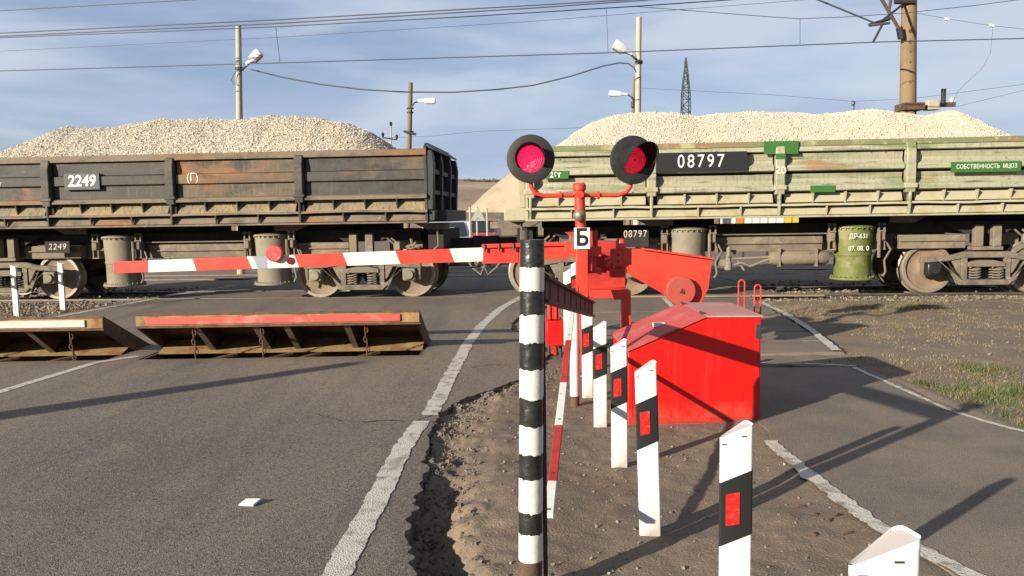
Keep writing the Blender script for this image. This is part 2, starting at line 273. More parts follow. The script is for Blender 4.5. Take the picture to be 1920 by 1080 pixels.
PILEM = M('sand_pile', (0.46, 0.37, 0.25), 0.95, layers=[((0.37, 0.3, 0.2), .5, .48, .64)])
BERM = M('brown_berm', (0.22, 0.165, 0.11), 0.95, layers=[((0.15, 0.115, 0.08), 1, .48, .64)])
DRYG = M('dry_grass', (0.32, 0.245, 0.125), 0.9, layers=[((0.17, 0.15, 0.06), 2.2, .46, .62)])
GREENG = M('green_grass', (0.1, 0.135, 0.04), 0.85, layers=[((0.24, 0.2, 0.09), 7, .46, .62), ((0.06, 0.1, 0.028), 4, .55, .7)])
PEB = M('pebbles', (0.24, 0.19, 0.14), 0.95, layers=[((0.34, 0.29, 0.23), 9, .5, .9, (1, 1, 1), 'cell'), ((0.14, 0.12, 0.1), 13, .7, .95, (1, 1, 1), 'cell')])
CRUMB = M('asphalt_crumbs', (0.15, 0.125, 0.1), 0.95, layers=[((0.2, 0.165, 0.125), 9, .5, .9, (1, 1, 1), 'cell')])
BALL = M('ballast', (0.2, 0.17, 0.13), 0.95, layers=[((0.36, 0.31, 0.25), 8, .5, .9, (1, 1, 1), 'cell'), ((0.13, 0.115, 0.1), 12, .6, .9, (1, 1, 1), 'cell')])
GLASSD = M('dark_car_glass', (0.012, 0.014, 0.016), 0.08, spec=.6)
CARW = M('white_car_paint', (0.8, 0.8, 0.8), 0.3, coat=.5)
CARR = M('red_car_paint', (0.55, 0.02, 0.02), 0.3, coat=.5)
TYRE = M('tyre_rubber', (0.02, 0.02, 0.02), 0.8)
YELL = M('yellow_paint', (0.75, 0.5, 0.04), 0.6)
ORNG = M('orange_paint', (0.8, 0.2, 0.02), 0.6)
HOSE = M('rubber_hose', (0.16, 0.14, 0.12), 0.6)
PAPER = M('paper', (0.8, 0.79, 0.74), 0.7)

# ------------------------------------------------------------------ ground
EY = [-30, 0, 2.5, 3.45, 3.94, 4.97, 5.71, 6.4, 6.98, 7.3, 7.63, 8.2, 9.2, 10.5, 11.2, 12.2, 13, 14, 14.8, 15.2, 22.5, 23.5, 60]
EX = [-.42, -.42, -.43, -.47, -.55, -.57, -.63, -.60, -.44, -.2, .01, .3, .38, .25, -.05, .0, .25, .6, 1.2, 5.2, 5.0, 1.5, 6]
def xR(y):
    y = np.asarray(y, float); b = np.interp(y, EY, EX)
    return b + 0.05 * fbm(y, y * 0 + 3, 2.3, 5, 5) + 0.05 * vn(y * 7, y * 0, 19) * (y < 9) + 0.04 * vn(y * 17, y * 0, 9) * (y < 14) + 0.014 * vn(y * 31, y * 0, 12) * (y < 9)
def xL(y): return np.interp(y, [-30, 3, 14, 20, 60], [-8.9, -8.6, -7.95, -7.1, -4.5])
def in_pit(x, y): return (x > -7.75) & (x < -0.9) & (y > 9.0) & (y < 10.6)
def gz(x, y):
    x = np.asarray(x, float); y = np.asarray(y, float)
    d = x - xR(y)                                            # distance right of the road's broken edge
    z = 0.022 * fbm(x, y, 1.4, 4, 1) + 0.012 * fbm(x, y, 9, 3, 2) - 0.03
    near = np.clip((8.2 - y) / 0.8, 0, 1)
    depth = np.interp(y, [0, 3, 4.3, 4.9, 5.6, 6.8, 7.6], [.2, .2, .16, .035, .03, .028, .02])
    wid = np.interp(y, [0, 3, 4.2, 5, 6.5, 7.6], [.32, .30, .24, .3, .28, .2])
    q_ = np.clip((d + .06 * fbm(x, y, 5, 3, 61) - wid * .5) / (wid * .75), 0, 1); dit = 1 - q_ * q_ * (3 - 2 * q_)
    z = z - depth * dit * near
    z = z + (0.05 * fbm(x, y, 9, 5, 21) + .022 * vn(x * 40, y * 40, 23)) * np.exp(-((d - .16) / .26) ** 2) * near         # crumbling shoulder
    z = z + 0.03 * np.exp(-((d - .55) / .25) ** 2) * near * np.interp(y, [3, 4.5, 6, 7.5], [.3, 1, 1, .3])
    z = z + .022 * np.exp(-(d / .3) ** 2) * near * np.clip((y - 4.6) / .5, 0, 1)
    # path bed on the right
    onpath = (x > 1.95) & (x < 3.75) & (y < 8.3)
    z = np.where(onpath, z - .03, z)
    # verge with grass rising a little
    v = np.clip((x - 3.6) / 1.5, 0, 1) * np.clip((y - 3) / 3, 0, 1)
    z = z + v * (0.03 + 0.05 * fbm(x, y, .8, 3, 8) + 0.018 * fbm(x, y, 5, 3, 31))
    pe = np.exp(-((x - 1.82) / .22) ** 2) * (y < 8.2); z = z * (1 - pe) + pe * (-.002 + .006 * fbm(x, y, 9, 3, 71))
    pe = np.exp(-((x - 3.66) / .12) ** 2) * (y < 8.2); z = z * (1 - pe) + pe * (.0 + .006 * fbm(x, y, 9, 3, 72))
    road = (d < 0) & (x > xL(y) + .45)
    z = np.where((x <= xL(y) + .45) & (x > xL(y) - .3), -.025, z)
    z = np.where(road, -0.16, z)
    z = np.where((np.abs(y - (15.8 - .0808 * x) - .76) < 2.0) & (x > -60) & (x < 60) & ~road, np.minimum(z, -0.055), z)
    z = np.where(in_pit(x, y), -0.75, z)
    return z
def axis(parts):
    r = [np.arange(a, b, s) for a, b, s in parts]; return np.concatenate(r + [[parts[-1][1]]])
gx = axis([(-2400, -300, 300), (-300, -40, 26), (-40, -9, 1.0), (-9, -1.2, .13), (-1.2, 1.9, .02), (1.9, 7, .06), (7, 14, .2), (14, 40, 1.0), (40, 300, 26), (300, 2400, 300)])
gy = axis([(-60, -2, 4), (-2, 2.6, .12), (2.6, 8.4, .022), (8.4, 15, .07), (15, 26, .3), (26, 80, 3), (80, 500, 40), (500, 3000, 250)])
X, Y = np.meshgrid(gx, gy); Zg = gz(X, Y); Zg = np.where(np.abs(X) + Y > 60, np.minimum(Zg, -.05), Zg)
nx, ny = len(gx), len(gy); idx = np.arange(nx * ny).reshape(ny, nx)
F = np.stack([idx[:-1, :-1], idx[:-1, 1:], idx[1:, 1:], idx[1:, :-1]], -1).reshape(-1, 4)
ground = raw('ground', np.stack([X, Y, Zg], -1).reshape(-1, 3), F, DIRT, 'structure', smooth=1)

# road slab with its broken edge and the two pits of the barrier plates
PIT_Y0, PIT_Y1 = 9.18, 10.38
PITS = [(-7.6, -4.70), (-4.36, -1.06)]
ry = axis([(-30, 2.4, 1.0), (2.4, 9.18, .022), (9.18, 10.38, .1), (10.38, 16, .06), (16, 60, .5)]); ry = np.unique(np.round(np.append(ry, [PIT_Y0, PIT_Y1]), 4))
bp = [-7.6, -6.2, -4.70, -4.36, -2.7, -1.06]
cols = [xL(ry)] + [np.maximum(b, xL(ry) + .01 * (k + 1)) for k, b in enumerate(bp)] + [xR(ry)]
bp2 = np.stack(cols, 1); nxr = bp2.shape[1]
zt = np.zeros_like(bp2); v = np.stack([bp2, np.repeat(ry[:, None], nxr, 1), zt], -1)
vb = v.copy(); vb[..., 2] = -0.15; vb[:, -1, 0] -= 0.0
nvt = v.shape[0] * nxr; ids = np.arange(nvt).reshape(len(ry), nxr); faces = []
for j in range(len(ry) - 1):
    ym = (ry[j] + ry[j + 1]) / 2
    for i in range(nxr - 1):
        if PIT_Y0 < ym < PIT_Y1 and i in (1, 2, 4, 5): continue
        faces.append((ids[j, i], ids[j, i + 1], ids[j + 1, i + 1], ids[j + 1, i]))
    faces.append((ids[j, -1], ids[j, -1] + nvt, ids[j + 1, -1] + nvt, ids[j + 1, -1]))
    faces.append((ids[j + 1, 0], ids[j + 1, 0] + nvt, ids[j, 0] + nvt, ids[j, 0]))
raw('road', np.concatenate([v.reshape(-1, 3), vb.reshape(-1, 3)]), faces, ASPH, 'structure')

def ribbon(name, pts, w, mat, z=0.004, jag=0.008, seed=0, step=.03, label='', parent=None, kind='structure', zf=None, w1=None):
    pts = np.array([p[:2] for p in pts], float); seg = np.linalg.norm(np.diff(pts, axis=0), axis=1); L = np.concatenate([[0], np.cumsum(seg)])
    n = max(2, int(L[-1] / step)); s = np.linspace(0, L[-1], n); x = np.interp(s, L, pts[:, 0]); y = np.interp(s, L, pts[:, 1])
    dx = np.gradient(x); dy = np.gradient(y); l = np.hypot(dx, dy); nxn, nyn = -dy / l, dx / l
    ww = w if w1 is None else np.interp(s, [0, L[-1]], [w, w1])
    a = ww / 2 + jag * (vn(s * 14, s * 0, seed) * 1.4 + vn(s * 40, s * 0, seed + 3)); b = ww / 2 + jag * (vn(s * 14, s * 0, seed + 7) * 1.4 + vn(s * 40, s * 0, seed + 9))
    zz = np.full(n, z) if zf is None else zf(x, y) + z
    vv = np.concatenate([np.stack([x + nxn * a, y + nyn * a, zz], 1), np.stack([x - nxn * b, y - nyn * b, zz], 1)])
    ff = np.array([(i, i + n, i + n + 1, i + 1) for i in range(n - 1)])
    return raw(name, vv, ff, mat, kind, parent=parent)
e1 = [G(628, 1082), G(700, 950), G(755, 840), G(790, 790)]; e1 = [e1[0] + (e1[0] - e1[1]) * 1.5] + e1
ribbon('road_edge_line', e1, .135, PAINTW, seed=1, jag=.012)
ribbon('road_edge_line', [G(805, 779), G(838, 718), G(862, 672), G(880, 640), G(905, 608), G(940, 578), G(975, 558), G(1010, 545)], .14, PAINTW, seed=2, jag=.016)
ribbon('road_centre_line', [G(-160, 780), G(0, 735), G(180, 680), G(258, 668)], .11, PAINTW, seed=3)
ribbon('road_centre_line', [(-4.53, 10.5, 0), (-4.45, 11.3, 0)], .11, PAINTW, seed=6)
ribbon('road_left_line', [G(95, 596), G(130, 590), G(330, 553), G(440, 535)], .12, PAINTW, seed=4, jag=.02)
# crack across the lane
cr_pts = [G(x, y) for x, y in [(640, 789), (680, 792), (730, 788), (770, 790), (800, 783), (830, 772), (862, 758)]]
CRK = M('crack_dark', (0.035, 0.03, 0.026), 1.0)
ribbon('road_crack', cr_pts, .012, CRK, z=.003, jag=.014, seed=5)

for k, pts_ in enumerate([[(590, 776), (615, 782), (640, 789)], [(880, 690), (930, 683), (965, 688)]]):
    ribbon('road_crack', [G(x, y) for x, y in pts_], .006, CRK, z=.003, jag=.010, seed=60 + k)
# path on the right: slabs of asphalt
def slab(name, left, right, mat, z, th, parent=None, jag=.03, seed=0, step=.05):
    left = np.array(left); right = np.array(right); y0 = max(left[0, 1], right[0, 1]); n = max(3, int((left[-1, 1] - left[0, 1]) / step)); s = np.linspace(0, 1, n)
    ly = np.interp(s, np.linspace(0, 1, len(left)), left[:, 1]); lx = np.interp(s, np.linspace(0, 1, len(left)), left[:, 0]) + jag * fbm(ly, ly * 0, 4, 4, seed)
    ryy = np.interp(s, np.linspace(0, 1, len(right)), right[:, 1]); rx = np.interp(s, np.linspace(0, 1, len(right)), right[:, 0]) + jag * fbm(ryy, ryy * 0, 4, 4, seed + 5)
    m = 24; t = np.linspace(0, 1, m)[None, :]; x = lx[:, None] * (1 - t) + rx[:, None] * t; yy = ly[:, None] * (1 - t) + ryy[:, None] * t
    wv = np.zeros((n, 1)); wv[0] = 1; wv[-1] = 1; yy = yy + wv * jag * fbm(x * 1.0, x * 0 + seed, 3.1, 4, seed + 2)
    top = np.stack([x, yy, np.full_like(x, z)], -1).reshape(-1, 3); bot = top.copy(); bot[:, 2] = z - th; k = n * m
    ii = np.arange(k).reshape(n, m); ff = [(ii[j, i], ii[j, i + 1], ii[j + 1, i + 1], ii[j + 1, i]) for j in range(n - 1) for i in range(m - 1)]
    rim = list(ii[0]) + list(ii[1:, -1]) + list(ii[-1, ::-1][1:]) + list(ii[::-1, 0][1:-1])
    ff += [(rim[q], rim[q] + k, rim[(q + 1) % len(rim)] + k, rim[(q + 1) % len(rim)]) for q in range(len(rim))]
    return raw(name, np.concatenate([top, bot]), ff, mat, 'structure' if parent is None else None, parent=parent)
path = slab('footpath', [(1.98, -1.5), (1.98, 2.8), (1.83, 4.0), (1.78, 5.2), (1.95, 6.5), (2.1, 8.15)], [(3.6, -1.5), (3.66, 2.8), (3.66, 4.0), (3.62, 5.5), (3.52, 6.6), (3.6, 8.05)], PATHM, .004, .09, seed=3)
edges = [8.95, 9.75, 10.5, 11.25, 12.05, 12.9, 14.9]
for k in range(6):
    a, b = edges[k] + .008, edges[k + 1] - .008; rx_ = lambda q: np.interp(q, [8.9, 13.7, 15], [3.72, 4.32, 4.5]); lx_ = lambda q: np.interp(q, [8.9, 11, 13, 15], [1.15, 1.05, .75, 1.25])
    slab('path_slab', [(lx_(a), a), (lx_(b), b)], [(rx_(a), a), (rx_(b), b)], PATHM, .002 + .006 * (k % 3), .09, parent=path, jag=.05 if k == 0 else .09, seed=11 if k == 0 else 40 + k, step=.08)
ribbon('path_edge_line', [G(1445, 828), G(1462, 845), G(1510, 888), G(1560, 925), G(1640, 985), G(1730, 1035), G(1840, 1092)], .10, PAINTW, z=.009, seed=8, jag=.02)
ribbon('path_edge_line', [G(1600, 690), G(1740, 752), G(1790, 774), G(1860, 795), G(1925, 812)], .05, PAINTW, z=.009, seed=9, jag=.012)
ribbon('path_edge_line', [G(1568, 660), G(1520, 620), G(1470, 588), G(1425, 568)], .10, PAINTW, z=.022, seed=10, jag=.015)
ribbon('path_edge_line', [G(1262, 578), G(1245, 560)], .10, PAINTW, z=.022, seed=13, jag=.015)
ribbon('path_end_line', [G(1425, 681), G(1520, 683), G(1605, 687)], .05, PAINTW, z=.009, seed=14, jag=.02)

# ------------------------------------------------------------------ railway
def tloc(s, t, z=0): w = TO + TU * s + TN * t; return (w[0], w[1], z)
def track(t0, label):
    tr = thing('railway_track', tloc(0, t0), label, 'railway track', rotz=-TH)
    for t in (0, 1.52):
        m = MB(); p = [(-.035, .012), (.035, .012), (.036, -.025), (.01, -.04), (.01, -.11), (.07, -.135), (-.07, -.135), (-.01, -.11), (-.01, -.04), (-.036, -.025)]
        m.prism([(t + a, b) for a, b in p], 'x', -55, 55); m.build('rail', RAILM, tr, world=False)
    me = MB().box(-.12, .12, -.6, 2.12, -.22, -.09).mesh('sleeper'); me.materials.append(SLEEP)
    for s in np.arange(-27, 27, .6):
        if -7.9 < s < 5.6: continue
        share('sleeper', me, tr, (s, 0, 0))
    return tr
track(0, 'railway track across the road that the loaded dump wagons stand on')
track(5.3, 'second railway track behind the dump wagons')
# timber deck planks beside the near rail (sunlit at the right of the crossing)
deck = thing('crossing_deck', tloc(3, -.3), 'weathered timber planks lying along the near rail beside the red hoops', 'crossing deck', rotz=-TH)
for k, (a, b, y0) in enumerate([(.3, 1.55, -.14), (1.58, 2.9, -.15), (-1.0, .27, -.13)]):
    MB().box(a, b, y0, y0 + .22, .004, .03 + .004 * (k % 2)).build('plank', TIMBER, deck, world=False, bevel=.006)

# ------------------------------------------------------------------ far background
hx = np.concatenate([np.linspace(-1500, -150, 20), np.linspace(-140, 120, 60), np.linspace(150, 1500, 20)]); hv = []; hf = []
rows = [(520, 0.0), (560, .35), (600, .75), (660, 1.0), (760, .8), (900, .5)]
HX = np.array(hx)
for yy, k in rows:
    hh = (33 + 7 * fbm(HX, HX * 0 + yy * .002, .006, 4, 3) + 3.0 * vn(HX * .03, HX * 0, 5)) * k - .5 * (k == 0)
    hv.append(np.stack([HX, np.full_like(HX, yy), hh], 1))
nh = len(HX); hv = np.concatenate(hv); ih = np.arange(len(hv)).reshape(len(rows), nh)
raw('hills', hv, np.stack([ih[:-1, :-1], ih[:-1, 1:], ih[1:, 1:], ih[1:, :-1]], -1).reshape(-1, 4), HILLM, 'structure', smooth=1)
# shrubs on the ridge
def leafball(n, r, seed):
    rg = np.random.default_rng(seed); d = rg.normal(size=(n, 3)); d /= np.linalg.norm(d, axis=1)[:, None]; p = d * (rg.random(n) ** .4)[:, None] * r * np.array([1.3, 1, .7]); p[:, 2] += r * .5
    a = rg.normal(size=(n, 3)) * r * .16; b = rg.normal(size=(n, 3)) * r * .16
    return np.concatenate([p, p + a, p + b]), np.stack([np.arange(n), np.arange(n) + n, np.arange(n) + 2 * n], 1)
SHRUB = M('dry_shrub', (0.1, 0.075, 0.045), .95)
lv, lf = leafball(220, 2.6, 4)
sh_me = bpy.data.meshes.new('shrub'); sh_me.from_pydata(lv.tolist(), [], lf.tolist()); sh_me.materials.append(SHRUB)
SHL = ['dark dry shrub on the bare hillside, leftmost in the gap between the wagons', 'dark dry shrub on the hillside, second from left in the wagon gap', 'dark dry shrub just under the hill crest, third from left', 'dark dry shrub on the hill crest nearest the pale sand pile']
for k, (px, py, s) in enumerate([(878, 337, 1.0), (888, 334, .8), (906, 333, 1.1), (925, 331, 1.2)]):
    p = Q(px, py, 640); p[2] = float((33 + 7 * fbm(p[0], 1.28, .006, 4, 3) + 3.0 * vn(p[0] * .03, 0, 5)) * .92) - 1; o = bpy.data.objects.new('hill_shrub', sh_me); COL.objects.link(o); o.location = p; o.scale = (s * 1.5, s, s); tag(o, SHL[k], 'shrub', 'shrubs on the hillside')
# sand pile and berm
def cone(name, c, R, h, mat, label, cat, seed, sq=1.0):
    n, m = 40, 14; vv = []
    for j in range(m + 1):
        q = j / m
        for k in range(n):
            t = 2 * math.pi * k / n; rr = R * q * (1 + .12 * float(vn(math.cos(t) * 2 + 5, math.sin(t) * 2 + q * 3, seed)))
            z = h * (1 - q) ** .95 + .04 * h * float(vn(math.cos(t) * 5 * q, math.sin(t) * 5 * q, seed + 1)) * (1 - q)
            if q < .12: z = h * (1 - .1 - q * q * 2)
            vv.append((c[0] + rr * math.cos(t), c[1] + rr * math.sin(t) * sq, c[2] + z))
    ff = [(j * n + k, j * n + (k + 1) % n, (j + 1) * n + (k + 1) % n, (j + 1) * n + k) for j in range(m) for k in range(n)]
    o = raw(name, vv, ff, mat, smooth=1); tag(o, label, cat); return o
b0 = Q(905, 402, 70)
bx = np.linspace(-60, 60, 60); bh = 2.0 + .5 * fbm(bx, bx * 0, .12, 4, 3)
bv = np.concatenate([np.stack([bx + b0[0], np.full(60, 68.), np.full(60, -.1)], 1), np.stack([bx + b0[0], np.full(60, 71.), bh], 1), np.stack([bx + b0[0], np.full(60, 78.), bh * .98], 1), np.stack([bx + b0[0], np.full(60, 82.), np.full(60, -.1)], 1)])
ib = np.arange(240).reshape(4, 60); raw('berm', bv, np.stack([ib[:-1, :-1], ib[:-1, 1:], ib[1:, 1:], ib[1:, :-1]], -1).reshape(-1, 4), BERM, 'structure', smooth=1)
pc = Q(1012, 392, 96)
cone('sand_pile', (pc[0], 96, -.2), 11.5, 9.6, PILEM, 'pale beige sand pile behind the gap between the two wagons', 'sand pile', 4)

# cars waiting on the far side
def car(name, loc, rz, paint, label, group):
    c = thing(name, loc, label, 'car', group, rz)
    prof = [(-2.05, .32), (-2.08, .62), (-1.95, .82), (-.95, .93), (-.25, 1.4), (.95, 1.44), (1.75, 1.0), (2.05, .95), (2.08, .5), (2.0, .3)]
    MB().prism([(y, z) for y, z in prof], 'x', -.83, .83).build('body', paint, c, world=False, bevel=.07)
    g = MB(); g.add([(-.7, -1.0, .93), (.7, -1.0, .93), (.58, -.3, 1.37), (-.58, -.3, 1.37)], [(0, 1, 2, 3)])
    for vq in range(len(g.v)): x, y, z = g.v[vq]; g.v[vq] = (x, y - .035, z + .035)
    g.build('windscreen', GLASSD, c, world=False)
    for s in (-1, 1):
        MB().prism([(-.72, .96), (-.2, 1.34), (.85, 1.36), (1.45, 1.02)], 'x', s * .82, s * .845).build('side_window', GLASSD, c, world=False)
        MB().box(s * .75 - .16, s * .75 + .08, -2.1, -1.98, .6, .74).build('headlight', LAMPW, c, world=False, bevel=.02)
        for y in (-1.3, 1.3): MB().disc((s * .76, y, .31), .31, .19, 'x', 20).build('wheel', TYRE, c, world=False)
    MB().box(-.6, .6, -2.12, -2.05, .38, .52).build('grille', BLACKP, c, world=False)
    MB().box(-.8, .8, -2.13, -2.02, .3, .38).build('bumper', BLACKP, c, world=False)
p = G(858, 476); car('parked_car', (-2.15, 27, 0), .05, CARW, 'white car waiting behind the train beside the dark wagon end', 'cars waiting beyond the tracks')
car('parked_car', (-1.35, 33.5, 0), -.04, CARR, 'red car waiting behind the train, seen under the triangular sign', 'cars waiting beyond the tracks')
# warning sign seen in the gap
sg = Q(894, 402, 25)
sgn = thing('triangular_sign', (sg[0], 25, 0), 'pale triangular road sign on a post between the two wagons', 'road sign')
MB().tube([(sg[0], 25.05, -.1), (sg[0], 25.05, sg[2] + .25)], .03).build('post', CONC, sgn)
a_, b_, c_ = Q(897, 387, 25), Q(882, 414, 25), Q(910, 414, 25)
MB().prism([(b_[0], b_[2]), (c_[0], c_[2]), (a_[0], a_[2])], 'y', 24.98, 25.0).build('face', M('sign_pale', (0.4, 0.43, 0.36), .5), sgn)
k1, k2, k3 = Q(892, 411, 25), Q(896, 408, 25), Q(899, 411, 25)
MB().prism([(k1[0], k1[2]), (k3[0], k3[2] + .01), (k2[0], k2[2])], 'y', 24.972, 24.979).build('symbol', M('sign_symbol', (.2, .22, .2), .6), sgn)
for nm, px, y0, lab in [('marker_post', 881, 390, 'thin pale post left of the triangular sign in the wagon gap'), ('marker_post', 913, 392, 'thin pale post right of the triangular sign in the wagon gap')]:
    q = Q(px, y0, 24); tp = thing(nm, (q[0], 24, 0), lab, 'post', 'thin posts beyond the tracks'); MB().tube([(q[0], 24, -.1), (q[0], 24, q[2])], [.034, .03]).build('shaft', CONC, tp); MB().lathe([(.036, 0), (.036, .02), (.01, .03)], (q[0], 24, q[2]), n=10).build('cap', CONC, tp)
# far barrier boom glimpsed under the wagon floor
fb = thing('far_barrier_boom', (-3.3, 23.2, 0), 'red and white boom of the far barrier glimpsed under the dark wagon floor', 'barrier')
for k in range(8):
    x0 = -6.6 + k * .62; MB().box(x0, x0 + .62, 23.18, 23.24, 1.16, 1.28).build('stripe', REDBAR if k % 2 == 0 else WPAINT, fb)
MB().box(-7.2, -6.7, 23.05, 23.4, -.1, 1.32).build('drive_box', REDBAR, fb, bevel=.02)
# coloured panel fence seen through the slot below the pale wagon
pf = thing('panel_fence', (6.6, 27, 0), 'white panel fence with orange and yellow panels behind the pale wagon', 'fence')
xa, xb = Q(1350, 410, 27)[0], Q(1545, 410, 27)[0]; n_ = 13
for k in range(n_):
    x0 = xa + (xb - xa) * k / n_; mt = ORNG if k == 2 else (YELL if k in (8, 9) else WPAINT)
    MB().box(x0 + .02, x0 + (xb - xa) / n_ - .02, 26.98, 27.02, .85, 1.75).build('panel', mt, pf)
    if k % 3 == 0: MB().box(x0 - .03, x0 + .03, 27.03, 27.09, -.1, 1.6).build('post', STEELD, pf)
MB().box(xa, xb, 27.03, 27.06, 1.0, 1.06).build('rail', STEELD, pf)

# ------------------------------------------------------------------ poles, lamps, wires
def pole(name, px0, py0, px1, py1, Yd, w0, w1, mat, label, cat='pole', group=None):
    a, b = Q(px0, py0, Yd), Q(px1, py1, Yd); k = (b[2] + .3) / (a[2] - b[2]); base = b + (b - a) * k
    t = thing(name, (base[0], Yd, 0), label, cat, group)
    r0 = w0 * Yd / FPX / 2; r1 = w1 * Yd / FPX / 2; r1 = r0 + (r1 - r0) * (a[2] + .3) / (a[2] - b[2])
    MB().tube([base, a], [r1, r0], 14).build('shaft', mat, t); return t
def lamp(t, pts, ra, head, hw, Yd, hz=.5, name='lamp'):
    arm = MB().tube([Q(x, y, Yd - .12) for x, y in pts], ra, 8).build('lamp_arm', STEELD, t)
    a, b = Vector(Q(*head[0], Yd - .12)), Vector(Q(*head[1], Yd - .12)); d = (b - a); L = d.length; d.normalize(); up = Vector((d.z, 0, -d.x));
    if up.z < 0: up = -up
    m = MB(); prof = [(0, .35), (.3, .55), (.42, .9), (.95, 1.0), (1.0, .8)]; vv = []
    for q, k in prof:
        for (su, sy) in ((.5, .75), (.5, -.75), (.12, -1), (-.45, -.95), (-.45, .95), (.12, 1)):
            vv.append(a + d * L * q + up * su * hw * k + Vector((0, sy * hw * .55 * k, 0)))
    n = 6; ff = [(i * n + k, i * n + (k + 1) % n, (i + 1) * n + (k + 1) % n, (i + 1) * n + k) for i in range(4) for k in range(n)] + [tuple(range(n)), tuple(range(4 * n, 5 * n))]
    h = m.add(vv, ff).build('lamp_head', LAMPW, t, bevel=.01)
    g = MB(); gv = [a + d * L * q + up * (-.45 - .1) * hw + Vector((0, sy * hw * .42, 0)) for q in (.45, .93) for sy in (-1, 1)]; gv += [p_ + up * .1 * hw for p_ in gv]
    g.add(gv, [(0, 1, 3, 2), (4, 6, 7, 5), (0, 4, 5, 1), (2, 3, 7, 6), (0, 2, 6, 4), (1, 5, 7, 3)]).build('lamp_glass', LAMPG, h)
t = pole('lamp_post', 447, 48, 449, 222, 24, 10, 12, CONC, 'pale concrete lamp post above the gravel of the dark wagon', 'lamp post', 'lamp posts behind the train')
lamp(t, [(449, 131), (455, 130), (463, 123)], .03, [(461, 122), (488, 97)], .24, 24)
MB().lathe([(.12, -.04), (.125, .04)], Q(449, 129, 24), n=14).build('clamp', STEELD, t)
MB().tube([Q(x, y, 23.85) for x, y in [(446, 131), (438, 140), (434, 150), (438, 157), (442, 158)]], .012, 6).build('cable_loop', WIRE, t)
t = pole('lamp_post', 1198, 32, 1196, 215, 24, 9.5, 11.5, CONC, 'pale concrete lamp post left of the lattice tower', 'lamp post', 'lamp posts behind the train')
lamp(t, [(1199, 117), (1190, 109), (1183, 103)], .03, [(1185, 102), (1151, 82)], .26, 24)
MB().lathe([(.11, -.04), (.115, .04)], Q(1198, 117, 24), n=14).build('clamp', STEELD, t)
t = pole('lamp_post', 770, 155, 767, 280, 40, 8, 9.5, WOODP, 'brown pole with a level white lamp right of the dark wagon load', 'lamp post', 'lamp posts behind the train')
lamp(t, [(770, 212), (772, 200), (777, 193), (785, 190)], .035, [(783, 189), (817, 189)], .26, 40)
for y in (203, 211, 247): MB().lathe([(.17, -.03), (.17, .03)], Q(769, y, 40), n=14).build('clamp', STEELD, t)
MB().tube([Q(757, 246, 39.8), Q(780, 252, 39.8)], .06, 6).build('bracket', STEELD, t)
t = pole('lamp_post', 1190, 145, 1187, 215, 40, 5, 6, WOODP, 'thin brown lamp post standing just behind the pale concrete post', 'lamp post', 'lamp posts behind the train')
lamp(t, [(1187, 200), (1187, 188), (1183, 181), (1176, 177)], .035, [(1177, 177), (1142, 175)], .26, 40)
MB().lathe([(.11, -.14), (.11, .14)], Q(1187, 196, 39.9), n=10).build('control_box', STEELD, t)
# telegraph poles
t = pole('telegraph_pole', 733, 236, 733, 285, 60, 2.6, 3, CONC, 'small telegraph pole with insulators beside the dark wagon load', 'telegraph pole')
MB().tube([Q(717, 258, 59.9), Q(745, 262, 59.9)], .05, 6).build('crossarm', STEELD, t)
for x, y in [(733, 236), (718, 256), (744, 260)]: MB().lathe([(.05, -.05), (.11, .12), (.11, .22), (.05, .3)], Q(x, y, 60), n=10).build('insulator', BLACKP, t)
t = pole('telegraph_pole', 1601, 196, 1601, 215, 60, 2, 2.4, STEELD, 'tiny pole top with one black insulator poking above the pale load', 'telegraph pole')
MB().lathe([(.05, -.05), (.13, .05), (.13, .22), (.05, .3)], Q(1600, 197, 60), n=10).build('insulator', BLACKP, t)
# lattice tower far away
YT = 150; ta, tb = Q(1286, 108, YT), Q(1286, 215, YT)
tw = thing('lattice_tower', (ta[0], YT, 0), 'dark steel lattice tower far behind the pale wagon load', 'tower'); cxT = ta[0]
zs = [0, 4, 8, 12, 16, 20, 23.5, 26.5, ta[2]]; hwid = [1.1, .95, .85, .8, .75, .72, .66, .4, .04]
m = MB()
for sx in (-1, 1):
    for sy in (-1, 1): m.tube([(cxT + sx * w, YT + sy * w, z) for z, w in zip(zs, hwid)], .11, 4)
m.build('corner_legs', STEELD, tw); m = MB()
for i in range(len(zs) - 1):
    sub = 3; 
    for q in range(sub):
        z0 = zs[i] + (zs[i + 1] - zs[i]) * q / sub; z1 = zs[i] + (zs[i + 1] - zs[i]) * (q + 1) / sub; w0 = np.interp(z0, zs, hwid); w1 = np.interp(z1, zs, hwid); s = 1 if q % 2 else -1
        for sy in (-1, 1): m.tube([(cxT - s * w0, YT + sy * w0, z0), (cxT + s * w1, YT + sy * w1, z1)], .07, 4)
        m.tube([(cxT - w0, YT - w0, z0), (cxT - w1, YT + w1, z1)], .07, 4); m.tube([(cxT - w1, YT - w1, z1), (cxT + w1, YT - w1, z1)], .06, 4)
m.build('bracing', STEELD, tw)
